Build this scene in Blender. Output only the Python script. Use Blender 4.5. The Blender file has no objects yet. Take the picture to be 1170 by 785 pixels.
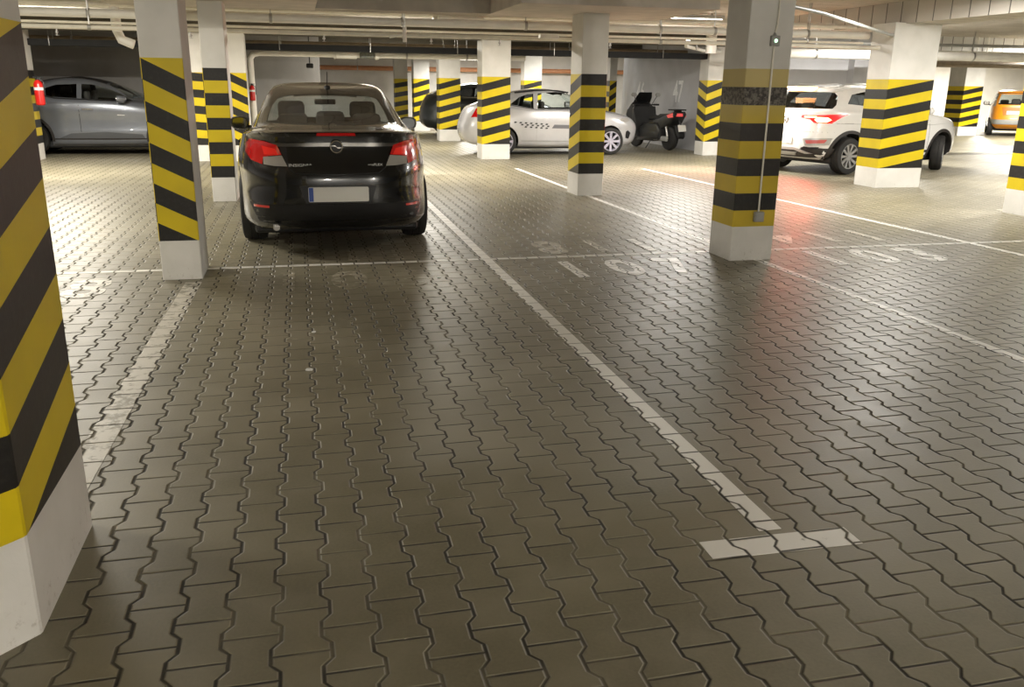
import bpy, bmesh, math, random
from mathutils import Vector, Matrix
from mathutils.bvhtree import BVHTree
random.seed(7)
PI = math.pi
scene = bpy.context.scene
COL = scene.collection
# ------------------------------------------------------------------ camera
cam_data = bpy.data.cameras.new('camera'); cam = bpy.data.objects.new('camera', cam_data); COL.objects.link(cam)
cam_data.sensor_fit = 'HORIZONTAL'; cam_data.sensor_width = 36.0; cam_data.lens = 36.0*984.873/1170.0
cam_data.clip_start = 0.05; cam_data.clip_end = 200
rt = Vector((0.97255544, -0.23234235, 0.01236725)); up = Vector((0.05518174, 0.28196796, 0.95783561)); fw = Vector((0.22603294, 0.93086578, -0.28705052))
cam.matrix_world = Matrix(((rt.x, up.x, -fw.x, 0), (rt.y, up.y, -fw.y, 0), (rt.z, up.z, -fw.z, 1.49), (0, 0, 0, 1)))
scene.camera = cam
scene.view_settings.view_transform = 'Standard'; scene.view_settings.look = 'None'
scene.view_settings.gamma = 1.0; scene.view_settings.use_curve_mapping = False
scene.view_settings.exposure = 0.18
world = bpy.data.worlds.new('world'); scene.world = world; world.use_nodes = True
world.node_tree.nodes['Background'].inputs[0].default_value = (0.9, 0.85, 0.75, 1)
world.node_tree.nodes['Background'].inputs[1].default_value = 0.02
# ceiling lamps: x, y, power (W), length, turned (1 = along Y), hung height, label
LAMPS = [
    (1.8, 15.3, 70, 0, 2.66, 'fluorescent batten lamp over the rear aisle ahead of the dark saloon'),
    (-4.0, 15.6, 85, 0, 2.66, 'fluorescent batten lamp over the aisle in front of the grey crossover'),
    (7.0, 15.4, 75, 0, 2.66, 'fluorescent batten lamp over the aisle in front of the silver hatchback'),
    (-3.4, 9.8, 52, 0, 2.70, 'fluorescent batten lamp above the bays left of the dark saloon'),
    (7.6, 9.9, 44, 0, 2.70, 'fluorescent batten lamp above the bay numbered 103'),
    (12.3, 11.0, 85, 0, 2.66, 'fluorescent batten lamp nearest the white crossover on its right'),
    (11.5, 5.0, 30, 0, 2.66, 'fluorescent batten lamp out on the right of the pillars'),
    (12.2, 16.6, 60, 0, 2.66, 'fluorescent batten lamp over the wall behind the white crossover'),
    (18.5, 18.6, 130, 0, 2.66, 'fluorescent batten lamp over the ramp aisle near the orange car'),
    (22.5, 23.0, 130, 0, 2.66, 'fluorescent batten lamp in front of the distant right hand pillar'),
    (27.0, 30.0, 150, 0, 2.66, 'fluorescent batten lamp over the far cream wall'),
    (2.2, 21.6, 70, 0, 2.66, 'fluorescent batten lamp left of the dark parked car in the back'),
    (5.45, 28.2, 60, 0, 2.26, 'bare bright fluorescent lamp glaring above the far parked dark car'),
    (-0.8, 26.0, 40, 0, 2.66, 'fluorescent batten lamp over the back wall with the copper pipe'),
    (9.0, 27.5, 60, 0, 2.66, 'fluorescent batten lamp behind the thin far pillar'),
    (-4.4, 5.2, 42, 1, 2.66, 'fluorescent batten lamp over the left hand bays'),
    (4.6, -4.2, 125, 1, 2.66, 'unseen batten lamp added as fill light behind the camera on its right'),  # fill lamp added out of view to brighten the light switch pillar
    (0.3, -4.2, 66, 1, 2.66, 'fluorescent batten lamp behind the camera over the nearest striped pillar'),
]
# ------------------------------------------------------------------ node helpers
class E:
    """arithmetic on shader sockets"""
    def __init__(s, nt, v): s.nt = nt; s.v = v
    def _m(s, op, *o, clamp=False):
        n = s.nt.nodes.new('ShaderNodeMath'); n.operation = op; n.use_clamp = clamp
        for i, a in enumerate((s,)+o):
            a = a.v if isinstance(a, E) else a
            if isinstance(a, (int, float)): n.inputs[i].default_value = a
            else: s.nt.links.new(a, n.inputs[i])
        return E(s.nt, n.outputs[0])
    def __add__(s, o): return s._m('ADD', o)
    def __sub__(s, o): return s._m('SUBTRACT', o)
    def __mul__(s, o): return s._m('MULTIPLY', o)
    def __truediv__(s, o): return s._m('DIVIDE', o)
    def abs(s): return s._m('ABSOLUTE')
    def floor(s): return s._m('FLOOR')
    def round(s): return s._m('ROUND')
    def fract(s): return s._m('FRACT')
    def min(s, o): return s._m('MINIMUM', o)
    def max(s, o): return s._m('MAXIMUM', o)
    def lt(s, o): return s._m('LESS_THAN', o)
    def gt(s, o): return s._m('GREATER_THAN', o)
    def clamp(s): return s._m('ADD', 0.0, clamp=True)
    def ss(s, a, b):
        n = s.nt.nodes.new('ShaderNodeMapRange'); n.interpolation_type = 'SMOOTHSTEP'
        s.nt.links.new(s.v, n.inputs[0]); n.inputs[1].default_value = a; n.inputs[2].default_value = b
        return E(s.nt, n.outputs[0])
def mixc(nt, f, a, b):
    n = nt.nodes.new('ShaderNodeMix'); n.data_type = 'RGBA'
    f = f.v if isinstance(f, E) else f
    if isinstance(f, (int, float)): n.inputs[0].default_value = f
    else: nt.links.new(f, n.inputs[0])
    for i, c in ((6, a), (7, b)):
        if isinstance(c, tuple): n.inputs[i].default_value = (*c[:3], 1)
        else: nt.links.new(c, n.inputs[i])
    return n.outputs[2]
def noise(nt, vec, scale, detail=3, rough=0.5):
    n = nt.nodes.new('ShaderNodeTexNoise'); n.inputs['Scale'].default_value = scale; n.inputs['Detail'].default_value = detail
    n.inputs['Roughness'].default_value = rough
    if vec is not None: nt.links.new(vec, n.inputs['Vector'])
    return E(nt, n.outputs[0])
def newmat(name):
    m = bpy.data.materials.new(name); m.use_nodes = True
    nt = m.node_tree; return m, nt, nt.nodes['Principled BSDF']
def bump(nt, b, h, strength, dist):
    n = nt.nodes.new('ShaderNodeBump'); n.inputs['Strength'].default_value = strength; n.inputs['Distance'].default_value = dist
    nt.links.new(h.v, n.inputs['Height']); nt.links.new(n.outputs[0], b.inputs['Normal'])
def mat(name, color, rough=0.5, metal=0.0, var=0.0, nscale=8.0, coat=0.0, bmp=0.0, emit=None, es=1.0, spec=None):
    m, nt, b = newmat(name)
    b.inputs['Roughness'].default_value = rough; b.inputs['Metallic'].default_value = metal
    if coat: b.inputs['Coat Weight'].default_value = coat; b.inputs['Coat Roughness'].default_value = 0.04
    if spec is not None: b.inputs['Specular IOR Level'].default_value = spec
    tc = nt.nodes.new('ShaderNodeTexCoord')
    n = noise(nt, tc.outputs['Object'], nscale)
    c2 = tuple(max(0, c*(1-var)) for c in color); c1 = tuple(min(1, c*(1+var*0.5)) for c in color)
    nt.links.new(mixc(nt, n.ss(0.3, 0.7), c2, c1), b.inputs['Base Color'])
    if bmp: bump(nt, b, n, bmp, 0.01)
    if emit: b.inputs['Emission Color'].default_value = (*emit, 1); b.inputs['Emission Strength'].default_value = es
    return m
def glassmat(name, tint, tr=0.6, rough=0.02):
    m, nt, b = newmat(name); nt.nodes.remove(b)
    out = nt.nodes['Material Output']
    t = nt.nodes.new('ShaderNodeBsdfTransparent'); t.inputs[0].default_value = (*[c*tr for c in tint], 1)
    g = nt.nodes.new('ShaderNodeBsdfGlossy'); g.inputs['Roughness'].default_value = rough; g.inputs[0].default_value = (1, 1, 1, 1)
    f = nt.nodes.new('ShaderNodeFresnel'); ge = nt.nodes.new('ShaderNodeNewGeometry'); nt.links.new((E(nt, ge.outputs['Backfacing'])*(1/1.5-1.5)+1.5).v, f.inputs[0])
    mx = nt.nodes.new('ShaderNodeMixShader'); nt.links.new(f.outputs[0], mx.inputs[0]); nt.links.new(t.outputs[0], mx.inputs[1]); nt.links.new(g.outputs[0], mx.inputs[2])
    nt.links.new(mx.outputs[0], out.inputs[0]); return m
# paver field shared by the floor and the paint on it
PX0, PP, PY0, PL, PA = -0.278, 0.137, 2.595, 0.2055, 0.0128
def pavers(nt):
    g = nt.nodes.new('ShaderNodeNewGeometry'); s = nt.nodes.new('ShaderNodeSeparateXYZ'); nt.links.new(g.outputs['Position'], s.inputs[0])
    wob = noise(nt, g.outputs['Position'], 2.2, 2)
    x = E(nt, s.outputs[0]) + (wob-0.5)*0.010; y = E(nt, s.outputs[1]) + (wob-0.5)*0.012
    u = (x-PX0)/PP; v = (y-PY0)/PL
    fv = (v - v.round()).abs()                       # 0 at the wide end of even columns, .5 between
    zz = (((fv*-4.0)+1.0)*3.2); zz = zz.max(-1.0).min(1.0)
    k = u.round(); par = ((k*0.5).fract().gt(0.25))  # 1 for odd joints
    sg = (par*2.0)-1.0                                # even joints shift left
    d1 = ((u-k)*PP - sg*zz*PA).abs()
    side = ((u-k)*PP - sg*zz*PA).gt(0.0)
    colm = k - 1.0 + side                             # column number
    odd = (colm*0.5).fract().gt(0.25)
    vv = v + odd*0.5; d2 = ((vv-vv.round())*PL).abs()
    d = d1.min(d2*1.25)
    cell = nt.nodes.new('ShaderNodeCombineXYZ'); nt.links.new(colm.v, cell.inputs[0]); nt.links.new((vv.round() if False else (vv-0.0).floor()).v, cell.inputs[1])
    wn = nt.nodes.new('ShaderNodeTexWhiteNoise'); wn.noise_dimensions = '3D'; nt.links.new(cell.outputs[0], wn.inputs['Vector'])
    return g.outputs['Position'], d, E(nt, wn.outputs['Value'])
def floor_mat(name, paint=None, worn=0.0, hard=1.0):
    m, nt, b = newmat(name)
    P, d, rnd = pavers(nt)
    n1 = noise(nt, P, 0.55, 4, 0.6); n2 = noise(nt, P, 4.0, 4, 0.6); n3 = noise(nt, P, 90.0, 2)
    base = mixc(nt, rnd, FLOOR_A, FLOOR_B)
    base = mixc(nt, (n1.ss(0.38, 0.62))*0.8, base, FLOOR_C)
    base = mixc(nt, (n2.ss(0.4, 0.75))*0.35, base, FLOOR_D)
    base = mixc(nt, n3.ss(0.3, 0.7)*0.25, base, FLOOR_B)
    if paint:
        w = noise(nt, P, 14.0, 5, 0.65); w2 = noise(nt, P, 1.1, 2)
        mask = (w + (w2-0.5)*0.5).ss(worn, worn+0.16)
        base = mixc(nt, mask*hard, base, paint)
    jn = noise(nt, P, 3.0, 3)
    joint = d.ss(0.0075, 0.0028)
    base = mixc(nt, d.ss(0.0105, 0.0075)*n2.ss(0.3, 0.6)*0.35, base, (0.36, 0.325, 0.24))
    jc = mixc(nt, jn.ss(0.45, 0.62), (0.014, 0.012, 0.008), (0.12, 0.105, 0.068))
    nt.links.new(mixc(nt, joint*0.92, base, jc), b.inputs['Base Color'])
    r = (n2*0.18) + ROUGH_FLOOR + joint*0.35
    nt.links.new(r.v, b.inputs['Roughness'])
    b.inputs['Specular IOR Level'].default_value = 0.42
    h = d.ss(0.0015, 0.010) + rnd*0.25 + n3*0.10
    bump(nt, b, h, 0.8, 0.007)
    return m
FLOOR_A = (0.195, 0.175, 0.120); FLOOR_B = (0.255, 0.228, 0.160); FLOOR_C = (0.145, 0.130, 0.083); FLOOR_D = (0.28, 0.255, 0.195)
ROUGH_FLOOR = 0.34
# ------------------------------------------------------------------ mesh helpers
def tag(o, label=None, cat=None, group=None, kind=None):
    if label: o['label'] = label
    if cat: o['category'] = cat
    if group: o['group'] = group
    if kind: o['kind'] = kind
    return o
def empty(name, loc, rz=0.0):
    o = bpy.data.objects.new(name, None); COL.objects.link(o); o.location = loc; o.rotation_euler = (0, 0, rz); o.empty_display_size = 0.2; return o
def link(name, bm, m, parent=None, smooth=None):
    me = bpy.data.meshes.new(name); bmesh.ops.recalc_face_normals(bm, faces=bm.faces[:]) if smooth != 'keep' else None
    bm.to_mesh(me); bm.free()
    for x in (m if isinstance(m, (list, tuple)) else [m]): me.materials.append(x)
    if smooth:
        for p in me.polygons: p.use_smooth = True
        me.set_sharp_from_angle(angle=math.radians(38 if smooth in (True, 'keep') else smooth))
    o = bpy.data.objects.new(name, me); COL.objects.link(o)
    if parent is not None: o.parent = parent
    return o
def box(bm, a, b, bev=0.0, mi=0):
    vs = [bm.verts.new((x, y, z)) for x in (a[0], b[0]) for y in (a[1], b[1]) for z in (a[2], b[2])]
    fs = [bm.faces.new([vs[i] for i in f]) for f in ((0,1,3,2),(4,6,7,5),(0,4,5,1),(2,3,7,6),(0,2,6,4),(1,5,7,3))]
    for f in fs: f.material_index = mi
    if bev:
        es = list({e for f in fs for e in f.edges}); r = bmesh.ops.bevel(bm, geom=es, offset=bev, segments=2, affect='EDGES', profile=0.5)
        for f in r['faces']: f.material_index = mi
    return bm
def BX(a, b, bev=0.0): return box(bmesh.new(), a, b, bev)
def tube(bm, pts, r, seg=12, cap=True, mi=0):
    pts = [Vector(p) for p in pts]; rr = r if isinstance(r, (list, tuple)) else [r]*len(pts); rings = []
    prev = None
    for i, p in enumerate(pts):
        t = (pts[min(i+1, len(pts)-1)]-pts[max(i-1, 0)]).normalized()
        a = Vector((0, 0, 1)) if abs(t.z) < 0.95 else Vector((1, 0, 0))
        if prev is not None: a = prev
        s = t.cross(a).normalized() if t.cross(a).length > 1e-4 else t.orthogonal().normalized(); n = s.cross(t).normalized(); prev = n
        rings.append([bm.verts.new(p + (s*math.cos(2*PI*k/seg)+n*math.sin(2*PI*k/seg))*rr[i]) for k in range(seg)])
    for q in range(len(rings)-1):
        for k in range(seg):
            f = bm.faces.new((rings[q][k], rings[q][(k+1) % seg], rings[q+1][(k+1) % seg], rings[q+1][k])); f.material_index = mi
    if cap:
        for R_ in (rings[0], rings[-1]):
            f = bm.faces.new(R_); f.material_index = mi
    return bm
def lathe(bm, prof, seg=32, axis='z', c=(0, 0, 0), mi=0):
    """prof: (radius, height) list turned round the axis"""
    rings = []
    for r, h in prof:
        ring = []
        for k in range(seg):
            a = 2*PI*k/seg; p = (r*math.cos(a), r*math.sin(a), h)
            if axis == 'x': p = (h, p[0], p[1])
            if axis == 'y': p = (p[0], h, p[1])
            ring.append(bm.verts.new((p[0]+c[0], p[1]+c[1], p[2]+c[2])))
        rings.append(ring)
    for q in range(len(rings)-1):
        for k in range(seg):
            f = bm.faces.new((rings[q][k], rings[q][(k+1) % seg], rings[q+1][(k+1) % seg], rings[q+1][k])); f.material_index = mi
    if prof[0][0] > 1e-5: bm.faces.new(rings[0]).material_index = mi
    if prof[-1][0] > 1e-5: bm.faces.new(rings[-1]).material_index = mi
    bmesh.ops.remove_doubles(bm, verts=[v for rg in (rings[0], rings[-1]) for v in rg], dist=1e-6)
    return bm
def prism(bm, poly, ax, lo, hi, mi=0):
    """poly: 2D outline in the plane across axis ax (x: (y,z), y: (x,z), z: (x,y))"""
    def P(p, h): return {'x': (h, p[0], p[1]), 'y': (p[0], h, p[1]), 'z': (p[0], p[1], h)}[ax]
    A = [bm.verts.new(P(p, lo)) for p in poly]; B = [bm.verts.new(P(p, hi)) for p in poly]
    n = len(poly); fs = [bm.faces.new(A), bm.faces.new(B)]
    for i in range(n): fs.append(bm.faces.new((A[i], A[(i+1) % n], B[(i+1) % n], B[i])))
    for f in fs: f.material_index = mi
    return bm
def rrect(x0, y0, x1, y1, r, n=4):
    out = []
    for cx, cy, a0 in ((x1-r, y1-r, 0), (x0+r, y1-r, 90), (x0+r, y0+r, 180), (x1-r, y0+r, 270)):
        for i in range(n+1):
            a = math.radians(a0+90*i/n); out.append((cx+r*math.cos(a), cy+r*math.sin(a)))
    return out
def copy_tree(o, parent=None):
    c = o.copy(); COL.objects.link(c); c.parent = parent
    for ch in [x for x in bpy.data.objects if x.parent == o]: copy_tree(ch, c)
    return c
def text_mesh(name, s, size, m, parent=None, ext=0.001, sx=1.0, bold=0.0):
    cu = bpy.data.curves.new(name, 'FONT'); cu.body = s; cu.size = size; cu.extrude = ext; cu.align_x = 'CENTER'; cu.align_y = 'CENTER'; cu.resolution_u = 3; cu.offset = bold
    t = bpy.data.objects.new(name, cu); me = bpy.data.meshes.new_from_object(t)
    bpy.data.objects.remove(t); bpy.data.curves.remove(cu)
    for v in me.vertices: v.co.x *= sx
    me.materials.clear(); me.materials.append(m)
    o = bpy.data.objects.new(name, me); COL.objects.link(o)
    if parent is not None: o.parent = parent
    return o
def evaluated(o):
    dg = bpy.context.evaluated_depsgraph_get(); me = bpy.data.meshes.new_from_object(o.evaluated_get(dg)); return me
def boolean(o, bmcut, mats):
    """cut a closed bmesh out of object o (mesh replaced)"""
    me = bpy.data.meshes.new('cut'); bmesh.ops.recalc_face_normals(bmcut, faces=bmcut.faces[:]); bmcut.to_mesh(me); bmcut.free()
    for x in mats: me.materials.append(x)
    c = bpy.data.objects.new('cut', me); COL.objects.link(c); c.parent = o.parent
    md = o.modifiers.new('b', 'BOOLEAN'); md.operation = 'DIFFERENCE'; md.solver = 'EXACT'; md.object = c
    def vol(m):
        b = bmesh.new(); b.from_mesh(m); v = abs(b.calc_volume()); b.free(); return v
    v0 = vol(o.data)
    for k in range(6):
        c.location = (0.0013*k, 0.0017*k, 0.0011*k); c.scale = (1+0.0007*k,)*3
        bpy.context.view_layer.update(); new = evaluated(o)
        if vol(new) > 0.30*v0: break
    o.modifiers.clear(); old = o.data; o.data = new; bpy.data.meshes.remove(old)
    bpy.data.objects.remove(c); bpy.data.meshes.remove(me)
# ------------------------------------------------------------------ materials
WHITE = mat('white_wall_paint', (0.70, 0.685, 0.65), 0.6, var=0.06, nscale=3, bmp=0.05)
GREYW = mat('grey_wall_paint', (0.50, 0.50, 0.52), 0.65, var=0.08, nscale=2, bmp=0.05)
DARKW = mat('dark_grey_wall_paint', (0.27, 0.26, 0.25), 0.7, var=0.1, nscale=2)
CREAM = mat('cream_wall_paint', (0.68, 0.66, 0.60), 0.6, var=0.06, nscale=2)
CONC = mat('bare_concrete', (0.44, 0.40, 0.345), 0.8, var=0.15, nscale=3, bmp=0.15)
DARKC = mat('dark_brown_concrete', (0.09, 0.08, 0.06), 0.85, var=0.2, nscale=3)  # darker brown-grey concrete tone for two ceiling beams
CONCL = mat('pale_concrete', (0.60, 0.545, 0.49), 0.75, var=0.10, nscale=4, bmp=0.1)
PIPEW = mat('white_pipe_lagging', (0.86, 0.84, 0.78), 0.4, var=0.05, nscale=5)
PIPEC = mat('cream_pipe', (0.78, 0.74, 0.64), 0.4, var=0.08)
BROWN = mat('brown_pipe', (0.22, 0.17, 0.11), 0.5, var=0.15)
COPPER = mat('copper_pipe', (0.55, 0.25, 0.12), 0.45, var=0.1)
BLACK = mat('black_plastic', (0.012, 0.012, 0.013), 0.5, var=0.2)
TRAY = mat('black_cable_tray', (0.008, 0.008, 0.008), 0.8, var=0.3)
STEEL = mat('zinc_steel', (0.45, 0.44, 0.42), 0.4, metal=0.9, var=0.15)
GREYP = mat('grey_plastic', (0.33, 0.33, 0.31), 0.45, var=0.08)
RED = mat('red_enamel', (0.55, 0.015, 0.012), 0.3, var=0.1)
LAMPM = mat('lamp_tube', (0.9, 0.9, 0.9), 0.3, emit=(1.0, 0.95, 0.84), es=9.0)
LABELM = mat('label_white', (0.8, 0.8, 0.78), 0.5)
def board_mat(name, c, per, axis):
    m, nt, b = newmat(name); g = nt.nodes.new('ShaderNodeNewGeometry'); s = nt.nodes.new('ShaderNodeSeparateXYZ'); nt.links.new(g.outputs['Position'], s.inputs[0])
    u = E(nt, s.outputs[axis])/per; d = (u-u.round()).abs()*per
    wn = nt.nodes.new('ShaderNodeTexWhiteNoise'); wn.noise_dimensions = '1D'; nt.links.new(u.floor().v, wn.inputs['W'])
    n = noise(nt, g.outputs['Position'], 5, 4); col = mixc(nt, E(nt, wn.outputs['Value'])*0.6+n*0.4, tuple(x*0.82 for x in c), c)
    nt.links.new(mixc(nt, d.ss(0.014, 0.006), col, tuple(x*0.25 for x in c)), b.inputs['Base Color']); b.inputs['Roughness'].default_value = 0.8
    bump(nt, b, d.ss(0.004, 0.014), 0.6, 0.02); return m
RIBS = board_mat('ribbed_beam_concrete', (0.56, 0.52, 0.46), 0.36, 1)
RIBW = board_mat('white_ribbed_panel', (0.74, 0.73, 0.70), 0.30, 0)
def planks():
    m, nt, b = newmat('board_marked_ceiling'); g = nt.nodes.new('ShaderNodeNewGeometry'); br = nt.nodes.new('ShaderNodeTexBrick')
    nt.links.new(g.outputs['Position'], br.inputs['Vector']); br.inputs['Scale'].default_value = 1.0; br.inputs['Brick Width'].default_value = 0.9; br.inputs['Row Height'].default_value = 0.16
    br.inputs['Mortar Size'].default_value = 0.008; br.inputs['Color1'].default_value = (0.43, 0.39, 0.33, 1); br.inputs['Color2'].default_value = (0.50, 0.455, 0.39, 1); br.inputs['Mortar'].default_value = (0.24, 0.20, 0.16, 1)
    nt.links.new(br.outputs['Color'], b.inputs['Base Color']); b.inputs['Roughness'].default_value = 0.85; return m
PLANKS = planks()
def pillar_mat(name, yel, wear=0.0):
    m, nt, b = newmat(name)
    uv = nt.nodes.new('ShaderNodeUVMap'); uv.uv_map = 'stripe'; s = nt.nodes.new('ShaderNodeSeparateXYZ'); nt.links.new(uv.outputs[0], s.inputs[0])
    z = E(nt, s.outputs[0]); v = E(nt, s.outputs[1])
    tc = nt.nodes.new('ShaderNodeTexCoord'); n = noise(nt, tc.outputs['Object'], 3.0, 4); n2 = noise(nt, tc.outputs['Object'], 30.0, 4, 0.7)
    black = (v*0.5).fract().gt(0.5); inside = z.gt(0.305)*z.lt(1.65)*v.gt(-50.0)
    y = mixc(nt, n.ss(0.3, 0.7), yel, tuple(c*0.88 for c in yel)); k = mixc(nt, n2.ss(0.45, 0.8), (0.012, 0.011, 0.010), (0.03, 0.028, 0.025))
    if wear:
        y = mixc(nt, z.ss(1.1, 1.6)*0.65, y, (0.62, 0.53, 0.30)); k = mixc(nt, n2.ss(0.40, 0.62)*z.gt(1.34)*0.75, k, (0.42, 0.39, 0.33)); k = mixc(nt, z.ss(0.5, 1.2)*0.5, k, (0.06, 0.05, 0.045))
    w = mixc(nt, n.ss(0.35, 0.7), (0.66, 0.645, 0.60), (0.74, 0.72, 0.68)); w = mixc(nt, (n2.ss(0.55, 0.8))*z.ss(0.18, 0.0)*0.8, w, (0.30, 0.26, 0.2))
    c = mixc(nt, black, y, k); nt.links.new(mixc(nt, inside, w, c), b.inputs['Base Color'])
    nt.links.new((inside*-0.22+0.62).v, b.inputs['Roughness']); bump(nt, b, n2+inside*0.6, 0.08, 0.01); return m
YEL = (0.66, 0.50, 0.008)
PILM = pillar_mat('hazard_striped_paint', YEL); PILW = pillar_mat('worn_hazard_striped_paint', (0.60, 0.44, 0.03), 1.0)
# ------------------------------------------------------------------ room shell
def struct(name, bm, m, **k): return tag(link(name, bm, m, **k), kind='structure')
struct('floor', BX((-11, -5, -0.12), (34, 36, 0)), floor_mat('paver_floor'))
struct('ceiling', BX((-11, -5, 2.78), (34, 36, 2.95)), PLANKS)
struct('wall_left', BX((-11.2, -5, 0), (-11, 22.2, 2.78)), GREYW)
struct('wall_near', BX((-11, -5.2, 0), (34, -5, 2.78)), GREYW)
struct('wall_back_left', BX((-11, 22.0, 0), (0.55, 22.2, 2.78)), DARKW)
struct('wall_back', BX((0.35, 31.0, 0), (19.0, 31.2, 2.78)), WHITE)
struct('wall_back_return', BX((0.35, 22.2, 0), (0.55, 31.0, 2.78)), GREYW)
struct('wall_bay', BX((9.4, 18.9, 0), (9.6, 25.2, 2.78)), GREYW)
struct('wall_aisle', BX((9.6, 19.2, 0), (12.85, 19.4, 2.78)), GREYW)
struct('wall_aisle_pier', BX((12.85, 18.95, 0), (13.7, 19.4, 2.78)), GREYW)
struct('wall_far', BX((19.0, 33.2, 0), (34, 33.4, 2.78)), CREAM)
struct('wall_far_return', BX((18.9, 31.0, 0), (19.1, 33.4, 2.78)), CREAM)
struct('wall_right', BX((34, -5, 0), (34.2, 36, 2.78)), CREAM)
bm = BX((19.1, 31.6, 0), (33.8, 33.2, 0.16), 0.01); struct('trim_1', bm, CREAM)          # raised kerb along the far wall
bm = BX((0.6, 29.9, 0), (18.9, 31.0, 0.14), 0.01); struct('trim_2', bm, CONC)
# dropped slabs and beams under the ceiling
struct('trim_3', BX((2.65, 10.66, 2.43), (5.22, 12.85, 2.78)), CONCL)
struct('trim_4', BX((-2.3, 10.66, 2.43), (0.29, 12.85, 2.78)), CONCL)
struct('trim_5', BX((0.29, 12.42, 2.43), (2.65, 12.85, 2.78)), CONC)
struct('trim_6', BX((9.0, 4.0, 2.46), (9.75, 16.4, 2.78)), RIBS)
struct('trim_7', BX((11.6, 19.5, 2.45), (34, 20.3, 2.78)), RIBW)
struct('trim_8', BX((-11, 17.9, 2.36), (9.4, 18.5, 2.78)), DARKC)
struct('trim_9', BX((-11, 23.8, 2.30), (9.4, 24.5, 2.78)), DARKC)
# ------------------------------------------------------------------ painted lines and numbers
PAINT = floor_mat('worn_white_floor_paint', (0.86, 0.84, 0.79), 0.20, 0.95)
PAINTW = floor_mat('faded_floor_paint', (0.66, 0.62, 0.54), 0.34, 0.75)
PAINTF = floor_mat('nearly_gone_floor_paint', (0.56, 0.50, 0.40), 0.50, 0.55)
def line(poly, m, label, z=0.002, group=None, name='parking_line', cat='parking line'):
    bm = bmesh.new(); prism(bm, poly, 'z', 0.0002, z); return tag(link(name, bm, m), label, cat, group)
def seg(x0, y0, x1, y1, w):
    d = Vector((x1-x0, y1-y0)).normalized(); n = Vector((-d.y, d.x))*w/2
    return [(x0+n.x, y0+n.y), (x0-n.x, y0-n.y), (x1-n.x, y1-n.y), (x1+n.x, y1+n.y)]
T = seg(1.535, 2.43, 1.60, 15.9, 0.085)
bm = bmesh.new(); prism(bm, T, 'z', 0.0002, 0.002); prism(bm, seg(1.25, 2.345, 1.80, 2.335, 0.115), 'z', 0.0002, 0.002)
tag(link('parking_line', bm, PAINT), 'long white bay line ending in a T bar in the foreground', 'parking line')
line(seg(4.02, 1.5, 3.90, 15.9, 0.08), PAINT, 'white bay line running past the pillar with the light switch')
line(seg(6.80, 2.0, 6.30, 15.6, 0.08), PAINT, 'white bay line on the right, crossing under the red light reflection', z=0.0022)
line(seg(9.05, 4.0, 8.9, 9.6, 0.08), PAINTW, 'faint white bay line at the far right edge')
line(seg(-0.93, 2.5, -0.86, 6.9, 0.12), PAINTW, 'wide faded line between the two nearest left pillars')
line(seg(-10, 7.42, 8.8, 7.42, 0.055), PAINT, 'thin white cross line splitting the front bays from the rear bays', z=0.0026)
def number(s, x, y, size, m, flip, label, sx=0.85, rz=0.0):
    e = empty('bay_number', (x, y, 0.0)); w = size*0.60*sx
    for i, ch in enumerate(s):
        if ch == ' ': continue
        o = text_mesh('digit', ch, size*0.93, m, e, 0.0015, sx, 0.028); off = (i-(len(s)-1)/2)*w*1.28
        o.location = ((-off if flip else off), 0, 0.0016); o.rotation_euler = (0, 0, PI if flip else 0)
    e.rotation_euler[2] = rz
    return tag(e, label, 'floor number')
number('107', 2.66, 6.84, 0.92, PAINT, False, 'white painted 107 in the middle bay, before the cross line', 0.66)
number('103', 5.16, 6.92, 0.92, PAINT, False, 'white painted 103 in the right hand bay', 0.72)
number('106', 0.32, 6.76, 0.92, PAINTF, False, 'barely visible painted number with a 6 behind the dark saloon', 0.66)
number('118', 2.74, 7.92, 0.92, PAINTW, True, 'upside down painted number beyond the cross line in the middle bay', 0.66)
number('114', 5.30, 8.05, 0.92, PAINTW, True, 'upside down painted number lit red near the pillar with the light switch', 0.70)
number('117', 0.40, 7.86, 0.80, PAINTF, True, 'faint upside down number under the rear bumper of the dark saloon', 0.66)
number('108', -2.1, 6.80, 0.92, PAINTW, False, 'faded number behind the nearest pillar on the left', 0.7)
def wallnum(s, y, z, size, label):
    o = text_mesh('wall_number', s, size, mat('wall_number_paint', (0.88, 0.88, 0.88), 0.6, var=0.12, nscale=20), None, 0.002, 0.8, 0.012)
    o.rotation_euler = (PI/2, 0, -PI/2); o.location = (9.397, y, z); return tag(o, label, 'wall number')
wallnum('46', 23.75, 1.33, 0.74, 'painted 46 on the grey wall above the scooter front')
wallnum('47', 21.20, 1.36, 0.74, 'painted 47 on the grey wall above the scooter tail')
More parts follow.
